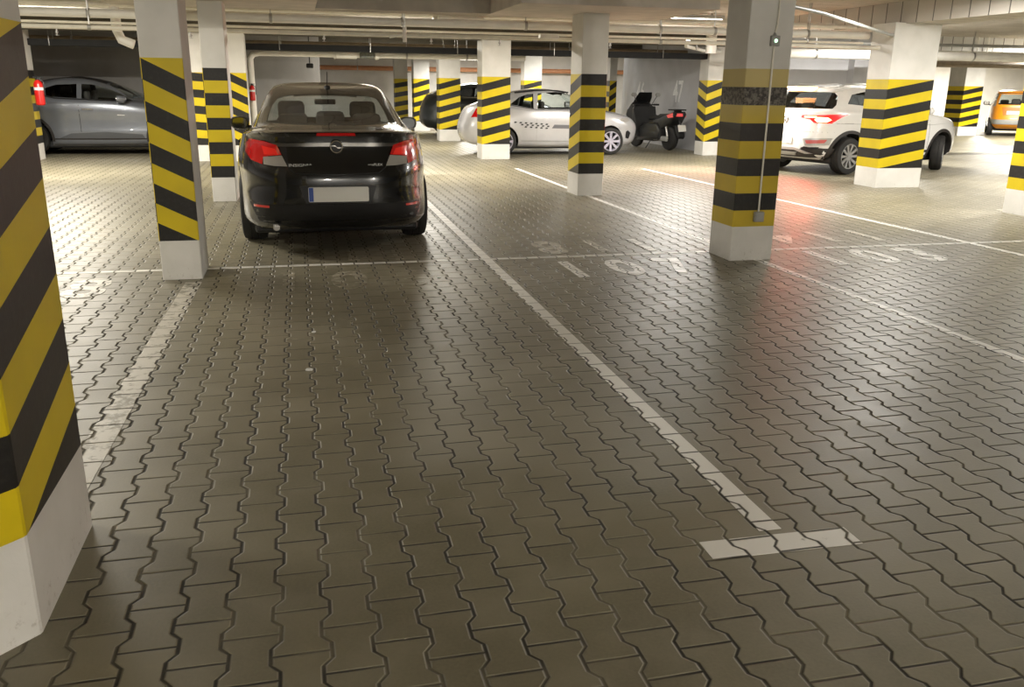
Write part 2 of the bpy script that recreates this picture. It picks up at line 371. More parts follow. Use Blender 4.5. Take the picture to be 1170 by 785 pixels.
# ------------------------------------------------------------------ pillars
def pillar(x0, y0, x1, y1, top, F, Rt, L, label, m=None, cham=0.0, B=(0, 0), group='hazard striped pillars'):
    """F, Rt, L: stripe offset at the left and right edge of the front, right and left face, None = plain"""
    bm = bmesh.new(); uvl = bm.loops.layers.uv.new('stripe')
    pts = [(x0, y0), (x1-cham, y0), (x1, y0+cham), (x1, y1), (x0, y1)] if cham else [(x0, y0), (x1, y0), (x1, y1), (x0, y1)]
    sides = [F, (0, 0), Rt, B, L] if cham else [F, Rt, B, L]
    n = len(pts); lo = [bm.verts.new((*p, 0)) for p in pts]; hi = [bm.verts.new((*p, top)) for p in pts]
    for i in range(n):
        f = bm.faces.new((lo[i], lo[(i+1) % n], hi[(i+1) % n], hi[i])); s = sides[i]
        for l in f.loops:
            left = l.vert in (lo[i], hi[i]); c = -100 if s is None else (s[0] if left else s[1]); z = l.vert.co.z
            l[uvl].uv = (z, (z-0.3)/0.15 + c)
    bm.faces.new(hi); bm.faces.new(lo[::-1])
    ve = [e for e in bm.edges if abs(e.verts[0].co.z-e.verts[1].co.z) > 1]
    bmesh.ops.bevel(bm, geom=ve, offset=0.006, segments=1, affect='EDGES')
    o = link('pillar', bm, m or PILM, smooth='keep')
    for p in o.data.polygons: p.use_smooth = False
    return tag(o, label, 'pillar')
T1 = 2.79; T2 = 2.44
pillar(-1.20, 2.22, -0.78, 2.97, T1, (0, 0), (0, -1), (0, 0), 'nearest striped pillar, cut off by the left picture edge', cham=0.11)
pillar(-1.10, 7.03, -0.805, 7.53, T1, (-1, 0), None, (0, 0), 'pillar with steep stripes falling to the right, left of the dark saloon')
pillar(-1.135, 11.80, -0.84, 12.3, T2, (-1, -1), None, (0, 0), 'pillar with level stripes right beside the dark saloon')
pillar(-1.24, 17.9, -0.93, 18.4, 2.37, (-1, 0), None, (0, 0), 'slim pillar behind the white drain pipe, left of the dark saloon roof')
pillar(-2.0, 18.0, -1.62, 18.4, 2.37, (-1, -0.8), (-1, -1), (0, 0), 'brightly lit pillar seen in the gap between the two left pillars')
pillar(-5.15, 18.5, -4.87, 18.9, 2.79, (-1, -1), (-1, -1), (0, 0), 'narrow far left pillar carrying the fire extinguisher')
pillar(3.67, 18.0, 4.27, 18.5, 2.37, (0, -1), (0, 0), (0, 0), 'wide bright pillar in front of the silver car rear')
pillar(3.78, 11.75, 4.15, 12.25, T2, (-1, -1), (0, 0), (0, -1), 'centre pillar in front of the silver car door')
pillar(3.70, 6.98, 4.11, 7.40, T1, (0, 0), (0, -1), (0, 0), 'pillar with the light switch and worn yellow bands', m=PILW)
pillar(8.83, 12.10, 9.64, 12.66, 2.47, (0, -1), (0, 0), (0, 0), 'broad pillar in front of the white crossover')
pillar(8.75, 8.85, 9.35, 9.36, 2.47, (0, 0), (0, 0), (0, 0), 'pillar cut off by the right picture edge')
pillar(8.97, 18.65, 9.38, 19.1, T1, (0, -1), (0, 0), (-1, 0), 'pillar with chevron stripes beside the parked scooter')
pillar(3.72, 24.0, 4.30, 24.5, 2.31, (0, -1), (0, 0), (0, 0), 'pillar with grey upper part in front of the far parked dark car')
pillar(3.70, 29.3, 4.22, 29.8, T1, (0, -1), (0, 0), (0, 0), 'farthest broad pillar near the back wall')
pillar(3.15, 29.9, 3.58, 30.3, T1, (0, -0.5), (0, 0), (0, 0), 'narrow striped pillar left of the farthest broad pillar')
pillar(7.42, 29.3, 8.03, 29.8, T1, (0, -1), (0, 0), (0, 0), 'far pillar peeping over the silver car roof')
pillar(8.88, 24.9, 9.10, 25.3, T1, (0, -1), (0, 0), (-1, -1), 'thin far pillar at the corner left of the painted 46')
pillar(22.18, 26.3, 22.95, 27.1, T1, (0, -1), (0, 0), (0, 0), 'distant pillar right of the white crossover, left of the orange car')
# ------------------------------------------------------------------ lamps
def lamp(x, y, P, turned, z, label):
    t = empty('ceiling_lamp', (x, y, z), PI/2 if turned else 0)
    link('housing', BX((-0.62, -0.055, 0.03), (0.62, 0.055, 0.09), 0.006), GREYP, t)
    bm = bmesh.new(); tube(bm, [(-0.59, 0, 0), (0.59, 0, 0)], 0.028, 12); link('tube', bm, LAMPM, t, smooth=True)
    for sx in (-1, 1): link('end_cap', BX((sx*0.605-0.012, -0.035, -0.03), (sx*0.605+0.012, 0.035, 0.05), 0.004), GREYP, t)
    for sx in (-0.4, 0.4): link('hanger', BX((sx-0.01, -0.01, 0.08), (sx+0.01, 0.01, 2.80-z)), STEEL, t)
    ld = bpy.data.lights.new('lamp_light', 'POINT' if y < 0 else 'AREA'); ld.energy = P*LAMP_GAIN
    if y < 0: ld.shadow_soft_size = 0.12
    else: ld.shape = 'RECTANGLE'; ld.size = 1.15; ld.size_y = 0.07; ld.spread = PI
    ld.color = (1.0, 0.965, 0.90) if x > 5 else (1.0, 0.945, 0.83)
    lo = bpy.data.objects.new('lamp_light', ld); COL.objects.link(lo); lo.parent = t; lo.location = (0, 0, -0.035 if y > 0 else -0.16)
    return tag(t, label, 'lamp', 'fluorescent ceiling lamps')
LAMP_GAIN = 3.8
for x, y, P, tr, z, lb in LAMPS: lamp(x, y, P, tr, z, lb)
# ------------------------------------------------------------------ pipes under the ceiling
def pipe(pts, r, m, label, name='ceiling_pipe', cat='pipe', clamps=(), ctop=2.78, cm=None):
    bm = bmesh.new(); tube(bm, pts, r, 14); o = link(name, bm, m, smooth=True); tag(o, label, cat)
    for c in clamps:
        bm = bmesh.new(); lathe(bm, [(r+0.008, -0.02), (r+0.008, 0.02)], 14, 'x', c); box(bm, (c[0]-0.006, c[1]-0.006, c[2]+r), (c[0]+0.006, c[1]+0.006, ctop)); link('pipe_clamp', bm, cm or STEEL, o)
    return o
XS = [-8.5, -6.5, -4.5, -2.6, -0.3, 1.5, 3.3, 5.4, 6.3, 7.9]
pipe([(-11, 13.0, 2.325), (9.0, 13.0, 2.325)], 0.058, PIPEW, 'thick white pipe crossing the hall high up, uppermost and widest of the front bundle', clamps=[(x, 13.0, 2.325) for x in XS])
pipe([(-11, 13.12, 2.215), (9.0, 13.12, 2.215)], 0.018, PIPEC, 'thin cream pipe just under the thick white pipe')
pipe([(-11, 12.95, 2.148), (7.4, 12.95, 2.148), (8.6, 12.6, 2.12), (8.9, 12.4, 2.12)], 0.03, PIPEC, 'cream sprinkler pipe, lowest of the front bundle, bending by the right pillars', name='sprinkler_pipe', clamps=[(x, 12.95, 2.148) for x in XS[1::2]])
pipe([(-11, 13.35, 2.47), (9.0, 13.35, 2.47)], 0.03, PIPEC, 'slim cream pipe above the thick white pipe')
pipe([(-11, 14.0, 2.52), (9.0, 14.0, 2.52)], 0.05, PIPEW, 'white pipe behind the thick white pipe, nearly hidden')
def sprinkler(x, y, z, label):
    bm = bmesh.new(); lathe(bm, [(0.012, 0), (0.012, -0.03), (0.02, -0.035), (0.02, -0.05), (0.006, -0.055), (0.006, -0.075), (0.026, -0.077), (0.026, -0.081)], 12, 'z', (x, y, z)); return tag(link('fire_sprinkler', bm, STEEL, smooth=True), label, 'sprinkler', 'sprinkler heads on the cream pipe')
WH = {-3.0: 'above the grey crossover', -1.35: 'left of the pillar beside the dark saloon', 0.4: 'above the dark saloon roof', 1.9: 'right of the dark saloon roof', 2.9: 'just left of the wide bright pillar', 4.6: 'right of the centre pillar', 6.0: 'left of the scooter wall'}
for x in (-3.0, -1.35, 0.4, 1.9, 2.9, 4.6, 6.0): sprinkler(x, 12.95, 2.12, 'small sprinkler head under the lowest cream pipe, ' + WH[x])
# plastic tee hanging at the pipe bundle
e = empty('pipe_tee', (1.50, 12.76, 2.15)); bm = bmesh.new(); tube(bm, [(0, 0, -0.10), (0, 0, 0.10)], 0.028, 12); link('stub', bm, PIPEW, e, smooth=True); link('hanger', BX((-0.006, -0.006, 0.09), (0.006, 0.006, 0.29)), STEEL, e)
bm = bmesh.new(); tube(bm, [(0, 0, 0.0), (-0.2, 0.1, -0.03)], 0.02, 10); link('branch', bm, PIPEW, e, smooth=True); tag(e, 'short upright white pipe stub below the pipes above the dark saloon', 'pipe')
e = empty('junction_box', (3.55, 12.62, 2.165)); link('box', BX((-0.14, -0.05, -0.03), (0.14, 0.05, 0.03), 0.006), PIPEW, e); tag(e, 'flat white box on the pipes left of the centre pillar', 'box')
# louvre-like bracket and lamp shade over the pipes
e = empty('lamp_shade', (2.4, 13.6, 2.42)); bm = bmesh.new(); prism(bm, [(-0.36, -0.02), (0.36, -0.02), (0.22, 0.10), (-0.30, 0.10)], 'y', -0.35, 0.35); link('reflector', bm, PIPEC, e); tag(e, 'pale slanted reflector hood above the pipes near the wide bright pillar', 'lamp shade')
# cable trays and far pipes
bm = bmesh.new(); box(bm, (-11, 18.75, 2.10), (9.3, 19.05, 2.12)); box(bm, (-11, 18.74, 2.10), (9.3, 18.75, 2.22)); box(bm, (-11, 19.05, 2.10), (9.3, 19.06, 2.22)); o = tag(link('cable_tray', bm, TRAY), 'long black cable tray across the hall', 'cable tray')
for i in range(5): link('cable', tube(bmesh.new(), [(-11, 18.79+i*0.05, 2.14+0.012*(i % 2)), (9.3, 18.79+i*0.05, 2.14+0.012*(i % 2))], 0.018, 8), BLACK, o, smooth=True)
for x in XS:
    for y in (18.735, 19.065): link('tray_hanger', BX((x-0.006, y, 2.1), (x+0.006, y+0.01, 2.78)), STEEL, o)
pipe([(-0.90, 19.3, 0.0), (-0.90, 19.3, 1.94), (-0.84, 19.3, 2.03), (-0.72, 19.3, 2.06), (4.9, 19.3, 2.06)], 0.062, PIPEW, 'white drain pipe dropping to the floor left of the dark saloon', name='drain_pipe', clamps=[(2.3, 19.3, 2.06), (3.6, 19.3, 2.06)])
e = empty('valve', (1.05, 19.25, 2.06)); e.parent = bpy.data.objects['drain_pipe']
bm = bmesh.new(); lathe(bm, [(0.085, -0.22), (0.085, 0.2)], 16, 'x'); link('lagging', bm, PIPEW, e, smooth=True)
link('actuator', BX((0.26, -0.10, -0.07), (0.56, 0.05, 0.07), 0.015), mat('valve_body', (0.16, 0.17, 0.14), 0.5, var=0.5, nscale=20), e)
bm = bmesh.new(); lathe(bm, [(0.095, 0.58), (0.095, 0.66)], 16, 'x'); lathe(bm, [(0.095, -0.27), (0.095, -0.24)], 16, 'x'); link('flange', bm, PIPEW, e, smooth=True)
e['label'] = 'lagged valve with dark actuator'
e = empty('cctv_camera', (0.31, 21.3, 1.86)); bm = bmesh.new(); box(bm, (-0.08, -0.12, -0.05), (0.08, 0.12, 0.05), 0.02); link('camera_body', bm, BLACK, e)
bm = bmesh.new(); lathe(bm, [(0.035, -0.15), (0.035, -0.11)], 14, 'y'); link('lens', bm, BLACK, e); link('bracket', BX((-0.012, 0.02, 0.04), (0.012, 0.05, 0.93)), BLACK, e)
tag(e, 'small black device hanging from the ceiling at the left end of the copper pipe', 'camera')
pipe([(0.75, 30.7, 1.98), (18.5, 30.7, 1.98)], 0.075, COPPER, 'copper coloured pipe running along the white back wall', clamps=[(x, 30.7, 1.98) for x in (2, 5, 8, 11, 14, 17)])
pipe([(-11, 20.6, 2.30), (9.3, 20.6, 2.30)], 0.06, BROWN, 'brown pipe under the ceiling behind the cable tray', clamps=[(x, 20.6, 2.30) for x in XS[::2]])
pipe([(-11, 16.2, 2.60), (9.0, 16.2, 2.60)], 0.03, PIPEC, 'upper cream pipe between the front bundle and the cable tray')
# right hand services
pipe([(9.7, 17.7, 2.22), (30, 17.7, 2.30)], 0.10, PIPEW, 'big white lagged pipe running right behind the broad pillar', clamps=[(x, 17.7, 2.22+0.004*(x-9.7)) for x in (11, 13, 15, 17, 19)])
pipe([(9.7, 18.1, 2.48), (30, 18.1, 2.55)], 0.035, GREYP, 'thin grey pipe above the big white lagged pipe')
pipe([(13.8, 18.6, 2.10), (30, 18.6, 2.12)], 0.075, BROWN, 'brown duct under the big white lagged pipe at upper right')
pipe([(4.3, 8.3, 2.36), (6.0, 9.6, 2.34), (8.9, 12.2, 2.28)], 0.022, GREYP, 'grey conduit leaving the light switch pillar towards the broad pillar', name='ceiling_conduit')
for i, x in enumerate((14.75, 15.2, 16.6, 16.9)): tag(link('conduit', tube(bmesh.new(), [(x, 19.44, 2.3), (x, 19.44, 2.78)], 0.018, 8), PIPEW, smooth=True), '%s of the white upright conduits on the ribbed panel at upper right' % ('leftmost', 'second from left', 'second from right', 'rightmost')[i], 'conduit', 'upright conduits on the ribbed panel')
pipe([(7.0, 15.5, 2.3), (7.6, 16.9, 2.28), (8.6, 18.2, 2.26), (9.1, 18.4, 2.26)], 0.035, PIPEW, 'white pipe slanting back to the chevron striped pillar')
e = empty('pipe_bend', (8.48, 17.6, 2.3)); bm = bmesh.new(); tube(bm, [(0, 0, 0.48), (0, 0, 0.1), (0.0, -0.02, 0.0), (0.0, -0.02, -0.12)], 0.11, 16); link('bend', bm, PIPEW, e, smooth=True); tag(e, 'fat white pipe bend above the chevron striped pillar', 'pipe')
e = empty('pipe_bend', (-2.35, 13.4, 2.1)); bm = bmesh.new(); tube(bm, [(0, 0, 0.68), (0, 0, 0.05), (0.05, 0, -0.08), (0.2, 0, -0.14)], 0.065, 14); link('bend', bm, PIPEW, e, smooth=True); tag(e, 'white pipe elbow above the grey crossover', 'pipe')
# ------------------------------------------------------------------ things on the pillars
e = empty('light_switch', (3.935, 6.972, 1.875))
link('box', BX((-0.04, -0.028, -0.042), (0.04, 0.006, 0.042), 0.006), GREYP, e)
bm = bmesh.new(); lathe(bm, [(0.014, -0.032), (0.014, -0.028)], 14, 'y'); link('indicator', bm, mat('green_indicator', (0.3, 0.8, 0.4), 0.3, emit=(0.5, 1.0, 0.6), es=2.5), e)
bm = bmesh.new(); lathe(bm, [(0.006, 0.07), (0.018, 0.042)], 10, 'z'); link('gland', bm, GREYP, e)
tag(e, 'small grey switch box with green glowing button on the worn striped pillar', 'switch')
tag(link('conduit', tube(bmesh.new(), [(3.935, 6.967, 0.43), (3.935, 6.967, 1.84)], 0.009, 8), PIPEC, smooth=True), 'thin pale conduit running down the worn striped pillar', 'conduit')
tag(link('cable', tube(bmesh.new(), [(3.935, 6.967, 1.94), (3.95, 6.967, 2.02), (3.955, 6.967, 2.78)], 0.007, 8), PIPEC, smooth=True), 'thin pale cable rising from the switch box to the ceiling', 'cable')
e = empty('junction_box', (3.935, 6.965, 0.395)); link('box', BX((-0.045, -0.03, -0.045), (0.045, 0.012, 0.045), 0.008), GREYP, e); link('lid', BX((-0.038, -0.035, -0.038), (0.038, -0.028, 0.038), 0.004), GREYP, e); tag(e, 'grey junction box at the foot of the conduit on the worn striped pillar', 'box')
def extinguisher(x, y, z, h, label, gap=0.02):
    e = empty('fire_extinguisher', (x, y, z)); r = h*0.16
    bm = bmesh.new(); lathe(bm, [(r*0.8, 0), (r, h*0.04), (r, h*0.72), (r*0.75, h*0.82), (r*0.3, h*0.88)], 20); link('cylinder', bm, RED, e, smooth=True)
    bm = bmesh.new(); lathe(bm, [(r*0.32, h*0.87), (r*0.32, h*0.95), (r*0.15, h)], 12); box(bm, (-r*0.9, -r*0.18, h*0.94), (r*1.0, r*0.18, h*0.98), 0.003); link('valve', bm, BLACK, e)
    bm = bmesh.new(); tube(bm, [(r*0.3, -r*0.5, h*0.92), (r*1.3, -r*0.6, h*0.8), (r*1.25, -r*0.5, h*0.35)], h*0.022, 8); link('hose', bm, BLACK, e, smooth=True)
    bm = bmesh.new(); lathe(bm, [(r*1.015, h*0.52), (r*1.015, h*0.62)], 20); link('sticker', bm, LABELM, e, smooth=True)
    link('wall_bracket', BX((-r*0.5, r*0.9, h*0.3), (r*0.5, r+gap, h*0.75), 0.002), BLACK, e)
    return tag(e, label, 'fire extinguisher')
extinguisher(-4.70, 18.40, 1.02, 0.52, 'red fire extinguisher hanging on the narrow far left pillar')
e = extinguisher(-0.90, 19.17, 1.12, 0.34, 'red fire extinguisher seen in front of the white drain pipe', 0.010)
# litter on the floor
for (x, y, r, lb) in ((1.02, 6.72, 0.018, 'tiny pale scrap lying right of the faded 6'), (-0.02, 4.55, 0.022, 'tiny white scrap on the paving left of centre'), (0.02, 5.3, 0.015, 'tiny white speck on the paving nearer the dark saloon')):
    bm = bmesh.new(); prism(bm, [(r*random.uniform(0.6, 1.2)*math.cos(a), r*random.uniform(0.5, 1)*math.sin(a)) for a in (0, 1, 2.2, 3.3, 4.4, 5.4)], 'z', 0.001, 0.008); o = link('litter_scrap', bm, LABELM); o.location = (x, y, 0.0); tag(o, lb, 'litter')
# ------------------------------------------------------------------ car builder
GLASS = glassmat('car_glass', (0.93, 0.98, 0.97), 0.95)
GLASSD = glassmat('tinted_car_glass', (0.5, 0.52, 0.52), 0.30)
TYRE = mat('tyre_rubber', (0.018, 0.017, 0.016), 0.75, var=0.2)
RIMM = mat('alloy_rim', (0.55, 0.55, 0.56), 0.3, metal=0.7)
CABIN = mat('cabin_trim', (0.035, 0.033, 0.032), 0.8, var=0.2)
SEATM = mat('seat_cloth', (0.075, 0.068, 0.062), 0.85, var=0.2)
CHROME = mat('chrome', (0.72, 0.71, 0.68), 0.18, metal=1.0)
PLATE = mat('blank_number_plate', (0.74, 0.73, 0.68), 0.5)
BLUE = mat('plate_blue', (0.03, 0.08, 0.35), 0.5)
REDL = mat('red_tail_lens', (0.42, 0.006, 0.006), 0.12, coat=1.0, emit=(0.8, 0.01, 0.01), es=0.10)
REDL2 = mat('red_lens_inner', (0.65, 0.02, 0.015), 0.15, coat=1.0, emit=(1.0, 0.02, 0.01), es=0.2)
CLEARL = mat('clear_lens', (0.40, 0.38, 0.35), 0.12, coat=1.0)
REDLIT = mat('lit_tail_lamp', (0.6, 0.005, 0.005), 0.3, emit=(1.0, 0.008, 0.008), es=2.6)
HOTLIT = mat('lit_brake_lamp', (1.0, 0.6, 0.3), 0.3, emit=(1.0, 0.42, 0.16), es=12.0)
def sgnpow(v, e): return math.copysign(abs(v)**e, v)
NR = 112
def ring_point(R_, a):
    yr, yf, hw, zr, zm, zf, nr, nf = R_
    c, s = math.cos(a), math.sin(a); n = nf if s >= 0 else nr; ym = (yr+yf)/2; half = (yf-yr)/2
    x = hw*sgnpow(c, 2/n); y = ym + half*sgnpow(s, 2/n); u = (y-ym)/half
    z = zm + ((zf-zm) if u > 0 else (zr-zm))*abs(u)**2.2
    return Vector((x, y, z))
def loft(bm, rings, mi=0, cap=True, taper=0.0):
    vr = []
    for R_ in rings:
        row = []
        for k in range(NR):
            p = ring_point(R_, 2*PI*(k+0.5)/NR)
            if taper: p.x *= 1 - taper*(abs(p.y)/2.2)**3
            row.append(bm.verts.new(p))
        vr.append(row)
    for q in range(len(vr)-1):
        for k in range(NR):
            f = bm.faces.new((vr[q][k], vr[q][(k+1) % NR], vr[q+1][(k+1) % NR], vr[q+1][k])); f.material_index = mi
    if cap:
        for row, flip in ((vr[0], 1), (vr[-1], 0)):
            # cap as a strip across, symmetric in x
            h = NR//2; L_ = [row[(NR//4+i) % NR] for i in range(h)]; R2 = [row[(NR//4-1-i) % NR] for i in range(h)]
            for i in range(h-1):
                try: f = bm.faces.new((L_[i], L_[i+1], R2[i+1], R2[i])); f.material_index = mi
                except ValueError: pass
    return bm
def refine(rings, n=2):
    """smooth extra rings between the given ones (Catmull-Rom)"""
    out = []; m = len(rings)
    for i in range(m-1):
        p0, p1, p2, p3 = rings[max(i-1, 0)], rings[i], rings[i+1], rings[min(i+2, m-1)]
        for j in range(n):
            t = j/n; out.append(tuple(b + 0.5*t*((c-a) + t*((2*a-5*b+4*c-d) + t*(3*b-a-3*c+d))) if 0 < k < 9 else b for k, (a, b, c, d) in enumerate(zip(p0, p1, p2, p3))) if False else
                       tuple(b + 0.5*t*((c-a) + t*((2*a-5*b+4*c-d) + t*(3*b-a-3*c+d))) for a, b, c, d in zip(p0, p1, p2, p3)))
    out.append(rings[-1]); return out
DIRS = {'rear': (Vector((0, 1, 0)), lambda a, b: Vector((a, -6, b))), 'front': (Vector((0, -1, 0)), lambda a, b: Vector((a, 6, b))),
        'left': (Vector((1, 0, 0)), lambda a, b: Vector((-3, a, b))), 'right': (Vector((-1, 0, 0)), lambda a, b: Vector((3, a, b))),
        'top': (Vector((0, 0, -1)), lambda a, b: Vector((a, b, 5)))}
def patch(name, bvh, poly, side, m, parent, off=0.004, thick=0.012, grid=0.05, smooth=30):
    """panel of given 2D outline laid on the body surface: real thickness, follows the curvature"""
    d, org = DIRS[side]; bm = bmesh.new(); vs = [bm.verts.new((a, b, 0)) for a, b in poly]; bm.faces.new(vs)
    for ax in (0, 1):
        lo = min(p[ax] for p in poly); hi = max(p[ax] for p in poly); n = int((hi-lo)/grid)
        for i in range(1, n+1):
            co = [0, 0, 0]; co[ax] = lo + (hi-lo)*i/(n+1); no = [0, 0, 0]; no[ax] = 1
            bmesh.ops.bisect_plane(bm, geom=bm.verts[:]+bm.edges[:]+bm.faces[:], plane_co=co, plane_no=no)
    bmesh.ops.triangulate(bm, faces=[f for f in bm.faces if len(f.verts) > 4])
    pos = {}
    for v in bm.verts:
        o = org(v.co.x, v.co.y); h = bvh.ray_cast(o, d)
        if h[0] is None:
            q = bvh.find_nearest(o + d*4.5 if side != 'top' else o + d*4); p = q[0] if q[0] is not None else o
        else: p = h[0]
        pos[v] = p
    top = {v: p - d*off for v, p in pos.items()}
    for v in bm.verts: v.co = top[v]
    be = [e for e in bm.edges if len(e.link_faces) == 1]
    r = bmesh.ops.extrude_edge_only(bm, edges=be)
    newv = [g for g in r['geom'] if isinstance(g, bmesh.types.BMVert)]
    for v in newv: v.co = v.co + d*thick
    return link(name, bm, m, parent, smooth=smooth)
def mirror(poly): return [(-a, b) for a, b in poly][::-1]
def wheel(parent, x, y, z, r, w, spokes, rim, steer=0.0, name='wheel', side=1, rr=0.66, cover=None):
    """side = +1: outer face towards +x"""
    bm = bmesh.new(); h = w/2
    lathe(bm, [(r*rr, -h*0.92), (r*0.84, -h), (r*0.95, -h*0.9), (r*0.995, -h*0.6), (r, -h*0.3), (r*0.985, -h*0.28), (r*0.985, -h*0.22), (r, -h*0.2), (r, h*0.2), (r*0.985, h*0.22), (r*0.985, h*0.28), (r, h*0.3), (r*0.995, h*0.6), (r*0.95, h*0.9), (r*0.84, h), (r*rr, h*0.92), (r*rr, h*0.3), (r*rr, -h*0.92)], 40, 'x')
    t = link(name, bm, TYRE, parent, smooth=True); t.location = (x, y, z); t.rotation_euler = (0, 0, steer)
    bm = bmesh.new(); R1 = r*rr*1.01
    lathe(bm, [(R1, -h*0.8), (R1, h*0.95), (R1*0.93, h*0.95), (R1*0.90, h*0.4), (R1*0.90, -h*0.8)], 36, 'x')
    lathe(bm, [(0.0001, h*0.78), (R1*0.16, h*0.80), (R1*0.2, h*0.66), (R1*0.2, h*0.2)], 20, 'x')
    for k in range(spokes):
        a = 2*PI*k/spokes; c, s = math.cos(a), math.sin(a); wi, wo = R1*0.09*(6/spokes)**0.5*1.15, R1*0.15*(6/spokes)**0.5
        def P(rad, off, xx): return (xx, rad*c-off*s, rad*s+off*c)
        v = [bm.verts.new(P(*q)) for q in ((R1*0.12, -wi, h*0.76), (R1*0.12, wi, h*0.76), (R1*0.93, wo, h*0.86), (R1*0.93, -wo, h*0.86), (R1*0.12, -wi, h*0.45), (R1*0.12, wi, h*0.45), (R1*0.93, wo, h*0.6), (R1*0.93, -wo, h*0.6))]
        for f in ((0,1,2,3),(4,7,6,5),(0,4,5,1),(1,5,6,2),(2,6,7,3),(3,7,4,0)): bm.faces.new([v[i] for i in f])
    if side < 0: bmesh.ops.scale(bm, vec=(-1, 1, 1), verts=bm.verts[:])
    link('rim', bm, rim, t, smooth=30)
    bm = bmesh.new(); lathe(bm, [(0.0001, 0.0), (R1*0.85, 0.0), (R1*0.85, -h*0.1*side)], 24, 'x'); link('brake_disc', bm, BLACK, t)
    return t
def seat(parent, x, y, z, back=0.62, m=None):
    m = m or SEATM
    bm = bmesh.new(); box(bm, (x-0.25, y-0.25, z), (x+0.25, y+0.27, z+0.16), 0.04)
    b2 = bmesh.new(); box(b2, (-0.25, -0.06, 0), (0.25, 0.07, back), 0.05); bmesh.ops.rotate(b2, cent=(0, 0, 0), matrix=Matrix.Rotation(math.radians(14), 3, 'X'), verts=b2.verts[:]); bmesh.ops.translate(b2, vec=(x, y-0.22, z+0.1), verts=b2.verts[:])
    me = bpy.data.meshes.new('t'); b2.to_mesh(me); bm.from_mesh(me); b2.free(); bpy.data.meshes.remove(me)
    s = link('seat', bm, m, parent, smooth=True)
    ty = y-0.22-(back+0.1)*math.sin(math.radians(14)); tz = z+0.1+(back+0.02)
    bm = bmesh.new(); box(bm, (x-0.14, ty-0.05, tz), (x+0.14, ty+0.05, tz+0.19), 0.045); tube(bm, [(x-0.05, ty, tz-0.1), (x-0.05, ty, tz+0.05)], 0.008, 6); tube(bm, [(x+0.05, ty, tz-0.1), (x+0.05, ty, tz+0.05)], 0.008, 6)
    link('headrest', bm, m, s, smooth=True)
def car(name, label, loc, rz, rings, belt_i, paint, wb, wr, ww, tw, spec):
    """spec: wins = {side: [poly]}, arch radius, cavity list, seats, steer, spokes, rim"""
    root = empty(name, loc, rz); tag(root, label, 'car')
    fr = refine(rings, 3); fr2 = [tuple(r[:6])+(max(2.0, r[6]), max(2.0, r[7])) for r in fr]
    bm = bmesh.new(); loft(bm, fr2, 0, taper=spec.get('taper', 0.03)); bmesh.ops.recalc_face_normals(bm, faces=bm.faces[:])
    bvh = BVHTree.FromBMesh(bm)
    body = link('body', bm, [paint, CABIN], root, smooth=True)
    # wheel arches
    ar = spec.get('arch', wr+0.055)
    cut = bmesh.new()
    for y in (-wb/2, wb/2):
        for s in (-1, 1):
            lo, hi = (0.42, 1.3) if s > 0 else (-1.3, -0.42)
            n = 40; poly = [(y+ar*math.cos(2*PI*k/n), wr+ar*math.sin(2*PI*k/n)) for k in range(n)]
            prism(cut, poly, 'x', lo, hi, 1)
    boolean(body, cut, [paint, CABIN])
    cav = bmesh.new(); loft(cav, refine(spec['cavity'], 2), 1); boolean(body, cav, [paint, CABIN])
    cut = bmesh.new(); glasses = []
    for side, poly, nm, gm in spec['wins']:
        ax = {'rear': 'y', 'front': 'y', 'left': 'x', 'right': 'x'}[side]
        rng = {'rear': (-4, spec.get('rear_cut', -0.3)), 'front': (spec.get('front_cut', 0.2), 4), 'left': (-2, -0.35), 'right': (0.35, 2)}[side]
        c = bmesh.new(); prism(c, poly, ax, *rng, mi=1); boolean(body, c, [paint, CABIN])
        cx = sum(p[0] for p in poly)/len(poly); cz = sum(p[1] for p in poly)/len(poly)
        glasses.append(patch(nm, bvh, [(cx+(a-cx)*1.012, cz+(b-cz)*1.03) for a, b in poly], side, gm or GLASS, root, off=-0.002, thick=0.004, grid=0.09))
    cut.free()
    for p in body.data.polygons: p.use_smooth = True
    body.data.set_sharp_from_angle(angle=math.radians(32))
    # arch liners, floor pan
    link('underbody', BX((-tw+ww*0.5+0.02, rings[0][0]+0.28, rings[0][4]-0.03), (tw-ww*0.5-0.02, rings[0][1]-0.45, rings[0][4]+0.10), 0.03), BLACK, root)
    for i, y in enumerate((-wb/2, wb/2)):
        for s in (-1, 1): wheel(root, s*(tw-ww/2), y, wr, wr, ww, spec.get('spokes', 7), spec.get('rim', RIMM), spec.get('steer', 0.0) if i else 0.0, side=s, rr=spec.get('rr', 0.66))
    for sx, sy, sz in spec['seats']: seat(root, sx, sy, sz, spec.get('back', 0.60))
    if 'wheel_at' in spec:
        bm = bmesh.new(); x, y, z = spec['wheel_at']; tube(bm, [(x+0.18*math.cos(a), y+0.05*math.sin(a), z+0.17*math.sin(a)) for a in [2*PI*k/20 for k in range(21)]], 0.013, 8, cap=False); tube(bm, [(x-0.17, y, z), (x+0.17, y, z)], 0.014, 8); link('steering_wheel', bm, CABIN, root, smooth=True)
    return root, bvh, body
def side_trim(root, bvh, W_, items, sides=('left', 'right')):
    """items: name, poly (y,z), material, off; built on both flanks"""
    for nm, poly, m, off in items:
        for s in sides: patch(nm, bvh, poly, s, m, root, off=off, thick=off+0.004, grid=0.12)
